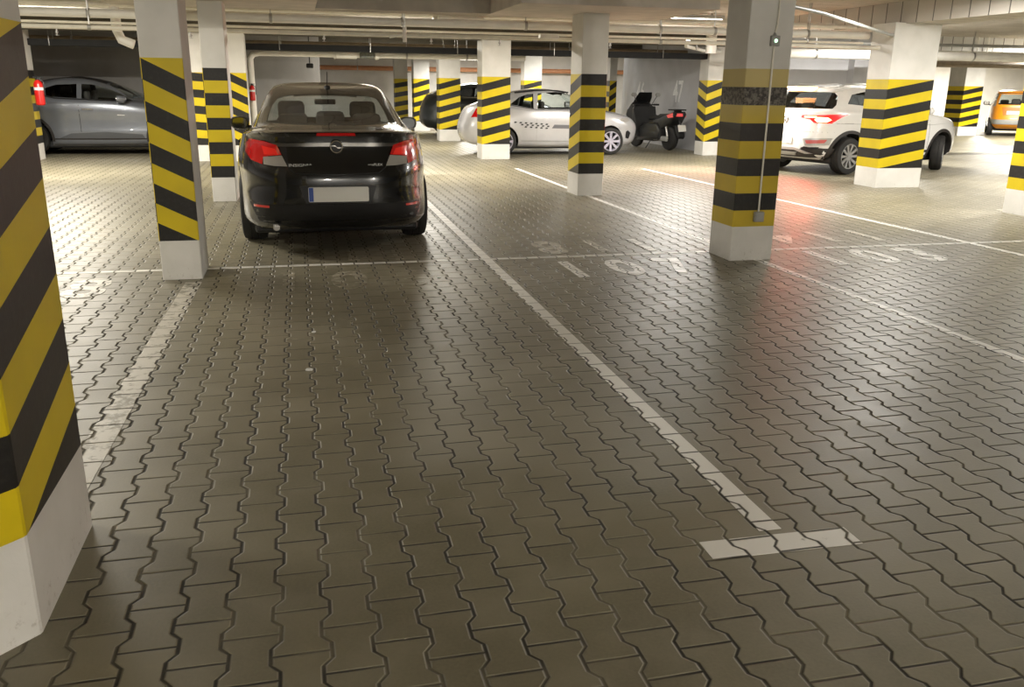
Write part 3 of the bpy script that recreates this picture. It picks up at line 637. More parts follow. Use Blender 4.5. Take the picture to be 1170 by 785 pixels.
def mirrors(root, x, y, z, m, wdt=0.21, back=CHROME):
    for s in (-1, 1):
        bm = bmesh.new(); n = 14; rr = []
        for (d, sc) in ((-0.07, 0.86), (-0.05, 1.0), (0.03, 0.92), (0.09, 0.6), (0.11, 0.2)):
            rr.append([bm.verts.new((s*(x+wdt/2)+wdt/2*sc*sgnpow(math.cos(2*PI*k/n), 0.7), y+d, z+0.075*sc*sgnpow(math.sin(2*PI*k/n), 0.75))) for k in range(n)])
        for q in range(len(rr)-1):
            for k in range(n): bm.faces.new((rr[q][k], rr[q][(k+1) % n], rr[q+1][(k+1) % n], rr[q+1][k]))
        bm.faces.new(rr[0]); bm.faces.new(rr[-1]); box(bm, (min(s*(x-0.10), s*(x+0.03)), y-0.02, z-0.075), (max(s*(x-0.10), s*(x+0.03)), y+0.05, z-0.03), 0.01)
        o = link('wing_mirror', bm, m, root, smooth=True)
        bm = bmesh.new(); prism(bm, [(s*(x+wdt/2)+wdt/2*0.76*sgnpow(math.cos(2*PI*k/n), 0.7), z+0.058*sgnpow(math.sin(2*PI*k/n), 0.75)) for k in range(n)], 'y', y-0.074, y-0.069); link('mirror_glass', bm, back, o)
def plate(root, x, y, z, w, h, tilt=0.0, strip=True, yaw=0.0, front=False):
    e = bmesh.new(); prism(e, rrect(-w/2, -h/2, w/2, h/2, 0.012), 'y', -0.006, 0.004); o = link('number_plate', e, PLATE, root); o.location = (x, y, z); o.rotation_euler = (tilt, 0, yaw)
    if strip: link('blue_strip', BX((-w/2+0.004, -0.008, -h/2+0.004), (-w/2+0.042, -0.004, h/2-0.004)), BLUE, o)
    return o
# ------------------------------------------------------------------ dark saloon
GRAPH = mat('graphite_car_paint', (0.016, 0.017, 0.018), 0.24, metal=0.5, coat=1.0, var=0.05)
ins_r = [(-2.20, 2.15, .85, .22, .17, .20, 5.5, 3.5), (-2.36, 2.33, .905, .31, .24, .28, 5.0, 3.2), (-2.43, 2.41, .918, .44, .42, .42, 4.5, 3.0), (-2.44, 2.42, .922, .58, .62, .58, 4.0, 2.9),
         (-2.43, 2.36, .926, .72, .76, .70, 4.0, 2.8), (-2.37, 2.24, .912, .84, .86, .79, 4.0, 2.8), (-2.33, 2.06, .890, .97, .935, .86, 4.0, 2.8), (-2.335, 1.60, .862, 1.055, .985, .93, 4.2, 2.8),
         (-2.33, 1.20, .838, 1.085, 1.015, .985, 4.2, 2.8), (-1.95, 1.05, .785, 1.11, 1.05, 1.02, 3.6, 2.8), (-1.72, .86, .735, 1.15, 1.14, 1.10, 3.4, 2.8), (-1.38, .60, .675, 1.25, 1.26, 1.23, 3.3, 2.8),
         (-1.02, .34, .615, 1.355, 1.37, 1.345, 3.2, 2.8), (-.72, .12, .555, 1.425, 1.44, 1.42, 3.0, 2.8), (-.50, -.02, .47, 1.452, 1.472, 1.452, 2.8, 2.6), (-.38, -.10, .34, 1.470, 1.488, 1.470, 2.6, 2.4), (-.32, -.16, .16, 1.482, 1.495, 1.482, 2.4, 2.2)]
ins_cav = [(-1.95, 1.15, .70, .42, .42, .42, 4, 4), (-1.85, 1.0, .70, .9, .9, .9, 4, 4), (-1.66, .85, .69, 1.09, 1.06, 1.06, 3.6, 3), (-1.28, .52, .61, 1.25, 1.25, 1.22, 3.3, 3), (-.98, .28, .54, 1.34, 1.35, 1.32, 3.2, 3), (-.75, .1, .47, 1.39, 1.40, 1.38, 3, 3), (-.5, -.05, .25, 1.42, 1.43, 1.42, 2.6, 2.4)]
rw = [(-.605, 1.128), (-.3, 1.120), (0, 1.118), (.3, 1.120), (.605, 1.128), (.59, 1.19), (.555, 1.27), (.50, 1.335), (.40, 1.365), (.2, 1.378), (0, 1.381), (-.2, 1.378), (-.40, 1.365), (-.50, 1.335), (-.555, 1.27), (-.59, 1.19)]
ws = [(-.60, 1.10), (0, 1.09), (.60, 1.10), (.56, 1.24), (.49, 1.35), (.3, 1.385), (0, 1.39), (-.3, 1.385), (-.49, 1.35), (-.56, 1.24)]
sd = [(-1.05, 1.11), (-.15, 1.06), (-.15, 1.385), (-.55, 1.37), (-.95, 1.26)]; sf = [(-.09, 1.06), (.72, 1.06), (.42, 1.27), (.12, 1.38), (-.09, 1.385)]
wins = [('rear', rw, 'rear_window', None), ('front', ws, 'windscreen', None)]
for s in ('left', 'right'): wins += [(s, sd, 'rear_side_window', GLASSD), (s, sf, 'front_side_window', None)]
saloon, bvh, body = car('saloon_car', 'dark graphite four door saloon parked with its rear to the camera', (0.305, 10.22, 0), 0, ins_r, 8, GRAPH, 2.74, 0.335, 0.235, 0.893,
    dict(wins=wins, cavity=ins_cav, seats=[(-.38, .1, .44), (.38, .1, .44), (-.36, -.75, .34), (.36, -.75, .34), (0, -.75, .36)], back=.55, wheel_at=(-.38, .62, .85), arch=.375, spokes=10))
# tail lamps, both sides, each with red and clear pieces
for sgn in (1, -1):
    f = (lambda p: p) if sgn > 0 else mirror
    lm = patch('tail_lamp', bvh, f([(-.79, .955), (-.745, 1.005), (-.62, .995), (-.505, .965), (-.470, .885), (-.63, .865), (-.64, .80), (-.74, .825), (-.80, .89)]), 'rear', REDL, saloon, off=0.016, thick=0.03)
    patch('inner_lens', bvh, f([(-.64, .955), (-.525, .935), (-.495, .885), (-.62, .882)]), 'rear', REDL2, lm, off=0.019, thick=0.01)
    patch('clear_lens', bvh, f([(-.63, .862), (-.468, .88), (-.425, .79), (-.54, .792), (-.63, .80)]), 'rear', CLEARL, lm, off=0.012, thick=0.03)
    patch('side_flank_lens', bvh, [(-2.22, .96), (-2.05, .97), (-1.98, .92), (-2.10, .86), (-2.24, .84)], 'left' if sgn > 0 else 'right', REDL, lm, off=0.010, thick=0.02)
patch('boot_spoiler', bvh, [(-.62, 1.035), (-.66, 1.065), (-.60, 1.092), (0, 1.100), (.60, 1.092), (.66, 1.065), (.62, 1.035), (0, 1.045)], 'rear', GRAPH, saloon, off=0.030, thick=0.05, grid=.06)
patch('high_brake_lamp', bvh, [(-.17, 1.048), (.17, 1.048), (.16, 1.073), (-.16, 1.073)], 'rear', REDL, saloon, off=0.036, thick=0.03)
patch('chrome_bar', bvh, [(-.60, .952), (0, .958), (.60, .952), (.58, .980), (0, .988), (-.58, .980)], 'rear', mat('satin_chrome', (.17, .165, .155), .3, metal=.9), saloon, off=0.012, thick=0.02)
bg = empty('badge', (0, -2.365, .955)); bg.parent = saloon
bm = bmesh.new(); tube(bm, [(.050*math.cos(2*PI*k/28), 0, .050*math.sin(2*PI*k/28)) for k in range(29)], .0065, 8, cap=False); link('ring', bm, CHROME, bg, smooth=True)
bm = bmesh.new(); lathe(bm, [(.0001, .004), (.046, .006)], 24, 'y'); link('backing', bm, BLACK, bg)
bm = bmesh.new(); prism(bm, [(-.072, .006), (-.01, .012), (.006, -.004), (.072, -.006), (.01, -.014), (-.006, .004)], 'y', -.010, -.002); link('bolt', bm, CHROME, bg)
dm = mat('model_lettering', (.42, .41, .38), .35, metal=.6)
def rear_text(s, x, z, size, sx=1.0):
    o = text_mesh('lettering', s, size, dm, saloon, .002, sx); h = bvh.ray_cast(Vector((x, -6, z)), Vector((0, 1, 0))); o.location = (x, h[0].y-.005, z); o.rotation_euler = (PI/2, 0, 0)
rear_text('INSIGNIA', -.315, .80, .036, 1.35); rear_text('ecoFLEX', .33, .80, .030, 1.2)
patch('boot_shut_line', bvh, [(-.425, .785), (-.36, .735), (0, .722), (.36, .735), (.425, .785), (.435, .782), (.365, .728), (0, .714), (-.365, .728), (-.435, .782)], 'rear', BLACK, saloon, off=0.0015, thick=0.004)
patch('number_plate_recess', bvh, [(-.335, .628), (.335, .628), (.285, .475), (-.285, .475)], 'rear', BLACK, saloon, off=0.003, thick=0.006)
h = bvh.ray_cast(Vector((0, -6, .553)), Vector((0, 1, 0)))[0]; plate(saloon, 0, h.y-.014, .553, .52, .128)
patch('lower_bumper', bvh, [(-.70, .30), (-.78, .46), (-.4, .468), (0, .462), (.4, .468), (.78, .46), (.70, .30), (.3, .225), (-.3, .225)], 'rear', BLACK, saloon, off=0.005, thick=0.01)
for s in (-1, 1): patch('reflector', bvh, [(s*.60, .43), (s*.74, .425), (s*.74, .445), (s*.60, .45)][::s], 'rear', REDL, saloon, off=0.010, thick=0.008)
mirrors(saloon, .87, .60, 1.035, GRAPH, back=mat('mirror_silver', (.25, .26, .27), .05, metal=1.0))
bm = bmesh.new(); lathe(bm, [(.035, 0), (.03, .02), (.012, .03)], 14, 'z'); tube(bm, [(0, 0, .02), (0, -.16, .16)], .004, 6); o = link('roof_antenna', bm, BLACK, saloon, smooth=True); o.location = (0, -.62, 1.435)
bm = bmesh.new(); box(bm, (-.12, -.02, -.03), (.12, .02, .03), .012); o = link('rear_view_mirror', bm, BLACK, saloon); o.location = (0, .35, 1.28)
side_trim(saloon, bvh, .9, [('door_handle', [(-.82, .90), (-.62, .905), (-.62, .925), (-.82, .92)], GRAPH, .02), ('door_handle', [(.05, .90), (.25, .905), (.25, .925), (.05, .92)], GRAPH, .02),
    ('door_shut_line', [(-.125, .30), (-.117, .30), (-.117, 1.0), (-.125, 1.0)], BLACK, .001), ('window_chrome', [(-1.1, 1.075), (.7, 1.02), (.7, 1.032), (-1.1, 1.09)], CHROME, .004)])
bm = bmesh.new(); tube(bm, [(-.55, -2.36, .26), (-.55, -1.9, .27)], .03, 12); link('exhaust_pipe', bm, STEEL, saloon, smooth=True)
# ------------------------------------------------------------------ white crossover
WPAINT = mat('white_car_paint', (0.78, 0.77, 0.75), 0.25, coat=1.0, var=0.02)
CLAD = mat('dark_cladding', (0.035, 0.030, 0.028), 0.6, var=0.1)
SILT = mat('silver_trim', (.5, .5, .5), .35, metal=.6)
tr_r = [(-1.92, 1.95, .78, .27, .22, .26, 4.5, 4.5), (-2.05, 2.08, .865, .36, .30, .34, 4.2, 4.2), (-2.10, 2.13, .90, .48, .48, .48, 4.2, 4.0), (-2.10, 2.14, .91, .64, .68, .64, 4.2, 4.0),
        (-2.06, 2.12, .905, .80, .84, .80, 4.2, 3.6), (-2.02, 2.02, .893, .95, .97, .92, 4.2, 3.6), (-1.99, 1.70, .87, 1.08, 1.05, 1.0, 4.4, 3.6), (-1.96, 1.20, .845, 1.13, 1.09, 1.06, 4.4, 3.6),
        (-1.90, .98, .80, 1.17, 1.14, 1.10, 4.2, 3.6), (-1.80, .76, .74, 1.27, 1.25, 1.22, 4.2, 3.6), (-1.68, .50, .68, 1.39, 1.38, 1.35, 4.0, 3.6), (-1.58, .25, .63, 1.48, 1.48, 1.45, 3.8, 3.6), (-1.48, .06, .55, 1.52, 1.54, 1.50, 3.4, 2.8), (-1.25, -.12, .40, 1.545, 1.565, 1.53, 3, 2.6), (-1.0, -.35, .18, 1.56, 1.573, 1.555, 2.6, 2.4)]
def scale_r(r, dy, dw, dz, lo): return [(a+dy, b-dy, c-dw, d-dz, e-dz, f-dz, g, h) for a, b, c, d, e, f, g, h in r[lo:]]
tr_cav = [(-1.85, 1.0, .70, .5, .5, .5, 4, 4), (-1.82, .95, .70, .95, .95, .95, 4, 4)] + scale_r(tr_r, .07, .065, .05, 8)[:-1]
trw = [(-.69, 1.155), (.69, 1.155), (.68, 1.22), (.61, 1.37), (.55, 1.43), (-.55, 1.43), (-.61, 1.37), (-.68, 1.22)]
tws = [(-.62, 1.16), (.62, 1.16), (.55, 1.36), (.46, 1.44), (-.46, 1.44), (-.55, 1.36)]
tsd = [(-1.30, 1.24), (-.18, 1.15), (-.18, 1.45), (-.75, 1.46), (-1.15, 1.40)]; tsf = [(-.10, 1.15), (.72, 1.13), (.40, 1.34), (.12, 1.44), (-.10, 1.45)]
wins = [('rear', trw, 'rear_window', None), ('front', tws, 'windscreen', None)]
for s in ('left', 'right'): wins += [(s, tsd, 'rear_side_window', GLASSD), (s, tsf, 'front_side_window', None)]
A20 = math.radians(15.5); CTR = Vector((10.66, 15.26, 0))
troc, bvh, body = car('crossover_car', 'white crossover with lit red tail lamps driving away behind the broad pillar', CTR, A20-PI/2, tr_r, 8, WPAINT, 2.59, .33, .225, .905,
    dict(wins=wins, cavity=tr_cav, seats=[(-.36, .1, .38), (.36, .1, .38), (-.34, -.75, .42), (.34, -.75, .42)], back=.58, arch=.40, steer=math.radians(33), spokes=10))
def cladding(root, bvh, wb, wr, ar, th, m, z0=.30, z1=.40, rear=-1.9, front=1.95):
    for s in ('left', 'right'):
        for i, y in enumerate((-wb/2, wb/2)):
            a0, a1 = -.15, PI+.15; n = 22
            P = [(y+ar*math.cos(a0+(a1-a0)*k/n), wr+ar*math.sin(a0+(a1-a0)*k/n)) for k in range(n+1)] + [(y+(ar+th)*math.cos(a1-(a1-a0)*k/n), wr+(ar+th)*math.sin(a1-(a1-a0)*k/n)) for k in range(n+1)]
            patch('arch_trim', bvh, P, s, m, root, off=.010, thick=.02, grid=.2)
        patch('sill_trim', bvh, [(-wb/2+ar+.02, z0-.03), (wb/2-ar-.02, z0-.03), (wb/2-ar-.02, z1), (-wb/2+ar+.02, z1)], s, m, root, off=.010, thick=.014, grid=.2)
for x, z, P in ((-.66, .96, 15), (.66, .96, 15), (0, 1.5, 4)):
    ld = bpy.data.lights.new('tail_light', 'AREA'); ld.shape = 'DISK'; ld.size = .16; ld.energy = P; ld.color = (1.0, .05, .04)
    lo = bpy.data.objects.new('tail_light', ld); COL.objects.link(lo); lo.parent = troc; lo.location = (x, -2.12 if z < 1.2 else -1.86, z); lo.rotation_euler = (PI/2-.45, 0, PI); ld.spread = 1.9
cladding(troc, bvh, 2.59, .33, .40, .055, CLAD)
for sgn in (1, -1):
    f = (lambda p: p) if sgn > 0 else mirror
    lm = patch('tail_lamp', bvh, f([(-.83, 1.065), (-.60, 1.045), (-.34, 1.04), (-.32, 1.0), (-.50, .985), (-.58, .915), (-.76, .905), (-.80, .99)]), 'rear', REDLIT, troc, off=.014, thick=.03)
    patch('brake_lens', bvh, f([(-.72, 1.005), (-.62, 1.01), (-.58, .965), (-.63, .925), (-.72, .925), (-.755, .965)]), 'rear', HOTLIT, lm, off=.020, thick=.01)
    patch('light_bar', bvh, f([(-.60, 1.025), (-.40, 1.022), (-.40, 1.003), (-.60, 1.0)]), 'rear', HOTLIT, lm, off=.018, thick=.008)
    rf = patch('fog_lamp_frame', bvh, f([(-.80, .655), (-.48, .64), (-.53, .515), (-.78, .53)]), 'rear', SILT, troc, off=.022, thick=.03)
    patch('reflector', bvh, f([(-.77, .625), (-.53, .61), (-.56, .55), (-.75, .565)]), 'rear', mat('pink_reflector', (.55, .12, .12), .3, coat=1), rf, off=.034, thick=.014)
    patch('exhaust_trim', bvh, f([(-.70, .495), (-.46, .485), (-.50, .445), (-.68, .455)]), 'rear', BLACK, troc, off=.026, thick=.02)
link('high_brake_lamp', BX((-.27, -1.82, 1.500), (.27, -1.60, 1.530), .008), HOTLIT, troc)
patch('roof_spoiler', bvh, [(-.56, 1.44), (-.60, 1.465), (-.54, 1.50), (-.3, 1.53), (.3, 1.53), (.54, 1.50), (.60, 1.465), (.56, 1.44), (0, 1.455)], 'rear', WPAINT, troc, off=.12, thick=.22)
patch('tailgate_shut_line', bvh, [(-.80, .75), (.80, .75), (.80, .758), (-.80, .758)], 'rear', GREYP, troc, off=.001, thick=.003)
patch('lower_bumper', bvh, [(-.72, .30), (-.84, .46), (-.50, .50), (-.40, .43), (.40, .43), (.50, .50), (.84, .46), (.72, .30)], 'rear', CLAD, troc, off=.012, thick=.02, grid=.08)
patch('diffuser_trim', bvh, [(-.62, .375), (-.40, .46), (-.30, .475), (.30, .475), (.40, .46), (.62, .375), (.52, .37), (.34, .43), (-.34, .43), (-.52, .37)], 'rear', SILT, troc, off=.040, thick=.035)
patch('diffuser', bvh, [(-.36, .395), (.36, .395), (.30, .33), (-.30, .33)], 'rear', SILT, troc, off=.040, thick=.035)
h = bvh.ray_cast(Vector((0, -6, .60)), Vector((0, 1, 0)))[0]; plate(troc, 0, h.y-.012, .60, .52, .12)
bg = empty('badge', (0, -2.045, .945)); bg.parent = troc
bm = bmesh.new(); tube(bm, [(.06*math.cos(2*PI*k/24), 0, .06*math.sin(2*PI*k/24)) for k in range(25)], .006, 8, cap=False); link('ring', bm, CHROME, bg, smooth=True)
bm = bmesh.new()
for a, b in (((-.022, .052), (0, .008)), ((0, .008), (.022, .052)), ((-.045, .03), (-.022, -.045)), ((-.022, -.045), (0, .0)), ((0, .0), (.022, -.045)), ((.022, -.045), (.045, .03))): tube(bm, [(a[0], 0, a[1]), (b[0], 0, b[1])], .005, 6)
link('letters', bm, CHROME, bg)
mirrors(troc, .87, .62, 1.12, WPAINT)
for s in (-1, 1):
    bm = bmesh.new(); tube(bm, [(s*.53, -1.35, 1.53), (s*.545, -1.2, 1.575), (s*.53, -.2, 1.585), (s*.50, .05, 1.535)], .014, 8); link('roof_rail', bm, SILT, troc, smooth=True)
side_trim(troc, bvh, .9, [('door_shut_line', [(-.15, .42), (-.142, .42), (-.142, 1.12), (-.15, 1.12)], BLACK, .001), ('door_shut_line', [(.82, .42), (.828, .42), (.828, 1.05), (.82, 1.05)], BLACK, .001),
    ('door_handle', [(.0, .98), (.18, .985), (.18, 1.005), (.0, 1.0)], WPAINT, .02), ('door_handle', [(-.9, .99), (-.72, .995), (-.72, 1.015), (-.9, 1.01)], WPAINT, .02), ('crease_line', [(-1.7, .90), (.9, .86), (1.7, .90), (.9, .868), (-1.7, .908)], GREYP, .0012),
    ('headlamp', [(1.72, .80), (1.95, .80), (1.98, .88), (1.74, .93)], CLEARL, .006), ('fuel_flap_line', [(-1.45, .90), (-1.25, .90), (-1.25, .908), (-1.45, .908)], GREYP, .001)])
# ------------------------------------------------------------------ silver hatchback with chequer decal
SILV = mat('silver_car_paint', (0.62, 0.61, 0.62), 0.27, metal=0.25, coat=1.0, var=0.02)
sv_r = [(-1.90, 1.93, .72, .22, .17, .20, 4, 3), (-2.02, 2.03, .80, .30, .24, .28, 3.8, 2.8), (-2.09, 2.09, .835, .44, .44, .42, 3.6, 2.6), (-2.10, 2.10, .85, .60, .62, .58, 3.5, 2.6), (-2.06, 2.04, .85, .76, .76, .70, 3.4, 2.6),
        (-2.0, 1.93, .838, .90, .87, .80, 3.4, 2.6), (-1.93, 1.70, .815, 1.0, .95, .88, 3.4, 2.6), (-1.84, 1.36, .79, 1.05, .985, .95, 3.4, 2.6), (-1.70, 1.15, .745, 1.10, 1.03, 1.0, 3.2, 2.6), (-1.45, .90, .68, 1.19, 1.14, 1.12, 3.1, 2.6),
        (-1.15, .62, .62, 1.29, 1.26, 1.24, 3.0, 2.6), (-.88, .36, .57, 1.36, 1.345, 1.33, 2.9, 2.6), (-.65, .16, .50, 1.395, 1.395, 1.38, 2.8, 2.5), (-.50, .0, .36, 1.413, 1.418, 1.402, 2.6, 2.4), (-.4, -.12, .16, 1.42, 1.425, 1.418, 2.4, 2.2)]
sv_cav = [(-1.6, 1.15, .66, .42, .42, .42, 4, 4), (-1.55, 1.1, .66, .85, .85, .85, 4, 4)] + scale_r(sv_r, .09, .06, .05, 8)[:-1]
swins = [('rear', [(-.50, 1.10), (.50, 1.10), (.46, 1.2), (.38, 1.30), (-.38, 1.30), (-.46, 1.2)], 'rear_window', GLASSD), ('front', [(-.55, 1.05), (.55, 1.05), (.5, 1.2), (.40, 1.32), (-.40, 1.32), (-.5, 1.2)], 'windscreen', None)]
for s in ('left', 'right'): swins += [(s, [(-1.07, 1.085), (-.56, 1.0), (-.53, 1.315), (-.66, 1.305), (-.85, 1.24)], 'quarter_window', GLASS), (s, [(-.47, .995), (.93, 1.0), (.55, 1.22), (.30, 1.32), (.0, 1.355), (-.43, 1.325)], 'door_window', GLASS)]
silver, bvh, body = car('hatchback_car', 'silver three door car with a black chequer stripe, side on', (5.60, 19.78, 0), -PI/2, sv_r, 7, SILV, 2.5, .30, .195, .835,
    dict(wins=swins, cavity=sv_cav, seats=[(-.34, .1, .32), (.34, .1, .32), (-.3, -.75, .36), (.3, -.75, .36)], back=.52, arch=.345, spokes=8, rim=mat('silver_wheel_trim', (.52, .50, .60), .35, metal=.3), rr=.72))
bm = bmesh.new(); DEC = mat('black_decal', (.03, .03, .03), .4)
def chk(y, z, w, h): return [(y, z), (y+w, z-.006), (y+w+.02, z+h-.006), (y+.02, z+h)]
deco = None
for i in range(7):
    y = -1.02+i*.118
    for j in range(1 if i == 0 else 3 if i > 1 else 2):
        z = .70-.020*i*.35 - j*.042
        o = patch('chequer_mark', bvh, chk(y+(.035 if j % 2 else 0), z, .05, .030), 'right', DEC, silver, off=.003, thick=.004, grid=.3)
patch('decal_stripe', bvh, [(-.16, .585), (.95, .56), (.98, .64), (-.10, .665)], 'right', mat('grey_decal', (.16, .16, .17), .4), silver, off=.003, thick=.004, grid=.2)
side_trim(silver, bvh, .85, [('door_shut_line', [(-.505, .30), (-.496, .30), (-.496, .98), (-.505, .98)], GREYP, .0012), ('door_shut_line', [(.90, .34), (.909, .34), (.909, .92), (.90, .92)], GREYP, .0012),
    ('door_handle', [(-.34, .81), (-.16, .815), (-.16, .845), (-.34, .84)], SILV, .022), ('side_moulding', [(-.85, .30), (.80, .28), (.80, .305), (-.85, .325)], GREYP, .004),
    ('window_trim', [(-1.12, 1.07), (-.5, .975), (.95, .98), (.95, .992), (-.5, .987), (-1.12, 1.085)], BLACK, .003), ('headlamp', [(1.50, .74), (1.66, .71), (1.80, .74), (1.74, .84), (1.60, .87)], CLEARL, .008),
    ('fog_lamp', [(1.68, .36), (1.78, .34), (1.82, .47), (1.74, .53), (1.68, .50)], BLACK, .006), ('tail_lamp', [(-1.92, .80), (-1.72, .82), (-1.66, .98), (-1.80, 1.0)], REDL, .006)])
mirrors(silver, .78, .72, 1.06, SILV, wdt=.18)
patch('roof_trim', bvh, [(-1.0, -.42), (.2, -.42), (.2, -.38), (-1.0, -.38)], 'top', BLACK, silver, off=.004, thick=.006) if False else None
bm = bmesh.new(); tube(bm, [(.55, -.95, 1.335), (.535, -.5, 1.385), (.50, .05, 1.38), (.50, .3, 1.345)], .018, 8); link('roof_seal', bm, BLACK, silver, smooth=True)
# ------------------------------------------------------------------ grey crossover on the left
BGREY = mat('blue_grey_car_paint', (0.20, 0.215, 0.245), 0.30, metal=0.45, coat=1.0, var=0.03)
ch_r = [(-1.95, 1.95, .76, .22, .18, .22, 4, 3), (-2.08, 2.12, .85, .32, .26, .30, 3.8, 2.8), (-2.14, 2.19, .89, .46, .44, .44, 3.6, 2.7), (-2.14, 2.20, .885, .60, .55, .60, 3.5, 2.6), (-2.12, 2.16, .885, .74, .72, .74, 3.4, 2.6), (-2.08, 2.02, .90, .88, .90, .84, 3.4, 2.6), (-2.02, 1.75, .88, 1.02, 1.03, .94, 3.4, 2.6),
        (-1.95, 1.35, .845, 1.13, 1.09, 1.02, 3.4, 2.6), (-1.84, 1.12, .79, 1.20, 1.14, 1.08, 3.2, 2.6), (-1.62, .92, .72, 1.29, 1.25, 1.20, 3.1, 2.6), (-1.36, .62, .665, 1.385, 1.37, 1.34, 3.0, 2.6), (-1.12, .36, .61, 1.45, 1.46, 1.43, 2.9, 2.6), (-.92, .14, .53, 1.49, 1.515, 1.48, 2.8, 2.5), (-.7, -.05, .38, 1.52, 1.54, 1.515, 2.6, 2.4), (-.5, -.2, .18, 1.54, 1.55, 1.538, 2.4, 2.2)]
ch_r = ch_r[:8] + [(a-.05, b-.16, c, d, e, f, g, h) for a, b, c, d, e, f, g, h in ch_r[8:]]
ch_cav = [(-1.7, 1.1, .68, .42, .42, .42, 4, 4), (-1.65, 1.05, .70, .95, .95, .95, 4, 4)] + scale_r(ch_r, .09, .065, .05, 8)[:-1]
cwins = [('rear', [(-.5, 1.22), (.5, 1.22), (.42, 1.40), (-.42, 1.40)], 'rear_window', GLASSD), ('front', [(-.6, 1.13), (.6, 1.13), (.5, 1.34), (.42, 1.42), (-.42, 1.42), (-.5, 1.34)], 'windscreen', None)]
for s in ('left', 'right'): cwins += [(s, [(-1.05, 1.16), (-.39, 1.13), (-.39, 1.405), (-.78, 1.385), (-.98, 1.32)], 'rear_side_window', GLASSD), (s, [(-.30, 1.125), (.66, 1.075), (.40, 1.23), (.12, 1.35), (-.12, 1.40), (-.30, 1.405)], 'front_side_window', GLASS)]
chr_, bvh, body = car('crossover_car', 'blue grey crossover parked side on, behind the two left pillars', (-3.97, 20.50, 0), -PI/2, ch_r, 7, BGREY, 2.64, .34, .225, .88,
    dict(wins=cwins, cavity=ch_cav, seats=[(-.36, .1, .40), (.36, .1, .40), (-.34, -.75, .44), (.34, -.75, .44)], back=.56, arch=.40, spokes=5))
cladding(chr_, bvh, 2.64, .34, .40, .05, CLAD, .24, .34)
side_trim(chr_, bvh, .9, [('door_shut_line', [(-.36, .38), (-.35, .38), (-.35, 1.1), (-.36, 1.1)], BLACK, .0012), ('door_shut_line', [(.98, .38), (.99, .38), (.99, .98), (.98, .98)], BLACK, .0012),
    ('door_handle', [(-.29, .905), (-.09, .90), (-.09, .93), (-.29, .935)], CHROME, .022), ('door_protector', [(.36, .80), (.50, .795), (.50, .81), (.36, .815)], LABELM, .006),
    ('window_frame_trim', [(-1.2, 1.20), (-.8, 1.115), (.95, 1.05), (.95, 1.072), (-.8, 1.14), (-1.2, 1.24)], BLACK, .004), ('lower_door_panel', [(-.80, .335), (.85, .335), (.80, .42), (.1, .47), (-.55, .44)], mat('dark_door_insert', (.10, .105, .115), .4, metal=.3), .004)])  # lower door panel in a darker grey than the body paint
mirrors(chr_, .84, .47, 1.12, BGREY)
patch('black_roof', bvh, [(-.50, -1.05), (.50, -1.05), (.52, -.4), (.47, .15), (-.47, .15), (-.52, -.4)], 'top', BLACK, chr_, off=.004, thick=.01, grid=.1)
# ------------------------------------------------------------------ dark car far behind
FARP = mat('black_green_car_paint', (0.02, 0.025, 0.024), 0.3, coat=1.0, var=0.05)
dk, bvh, body = car('estate_car', 'dark parked car glimpsed between pillars in front of the back wall', (5.75, 27.2, 0), -PI/2, ch_r, 7, FARP, 2.64, .32, .215, .88,
    dict(wins=cwins, cavity=ch_cav, seats=[(-.36, .1, .40), (.36, .1, .40)], back=.5, arch=.375, spokes=7))
side_trim(dk, bvh, .9, [('door_shut_line', [(-.36, .38), (-.35, .38), (-.35, 1.1), (-.36, 1.1)], BLACK, .0012), ('sill_strip', [(-.85, .27), (.85, .27), (.85, .31), (-.85, .31)], SILT, .006), ('window_chrome', [(-1.1, 1.13), (.95, 1.055), (.95, 1.07), (-1.1, 1.145)], CHROME, .004)])
mirrors(dk, .84, .72, 1.12, FARP)
# ------------------------------------------------------------------ orange hatchback
ORG = mat('orange_car_paint', (0.72, 0.27, 0.012), 0.32, coat=1.0, var=0.03)
tx_r = [(-1.55, 1.6, .68, .25, .2, .25, 4.5, 3), (-1.68, 1.72, .76, .34, .28, .32, 4.2, 2.8), (-1.73, 1.78, .785, .46, .46, .45, 4.2, 2.7), (-1.73, 1.78, .79, .62, .62, .62, 4.2, 2.7), (-1.69, 1.74, .79, .78, .78, .76, 4.2, 2.7), (-1.66, 1.62, .785, .92, .92, .88, 4.2, 2.7), (-1.64, 1.3, .77, 1.0, 1.0, .97, 4.2, 2.7),
        (-1.62, 1.0, .745, 1.06, 1.05, 1.03, 4.2, 2.8), (-1.58, .85, .71, 1.14, 1.13, 1.12, 4.2, 2.8), (-1.52, .62, .67, 1.29, 1.28, 1.27, 4.2, 2.8), (-1.46, .42, .63, 1.42, 1.42, 1.41, 4.0, 2.8), (-1.40, .26, .58, 1.49, 1.50, 1.48, 3.6, 2.8), (-1.2, .08, .42, 1.52, 1.54, 1.51, 3, 2.6), (-.9, -.2, .2, 1.54, 1.55, 1.535, 2.6, 2.4)]
tx_cav = [(-1.5, .9, .62, .5, .5, .5, 4, 4), (-1.5, .88, .66, .92, .92, .92, 4, 4)] + scale_r(tx_r, .06, .06, .05, 7)[:-1]
twins = [('rear', [(-.55, 1.06), (.55, 1.06), (.53, 1.25), (.49, 1.40), (-.49, 1.40), (-.53, 1.25)], 'rear_window', None), ('front', [(-.55, 1.08), (.55, 1.08), (.45, 1.42), (-.45, 1.42)], 'windscreen', None)]
for s in ('left', 'right'): twins += [(s, [(-1.35, 1.10), (-.5, 1.06), (-.5, 1.41), (-1.28, 1.41)], 'rear_side_window', GLASSD), (s, [(-.42, 1.06), (.72, 1.06), (.35, 1.40), (-.42, 1.41)], 'front_side_window', None)]
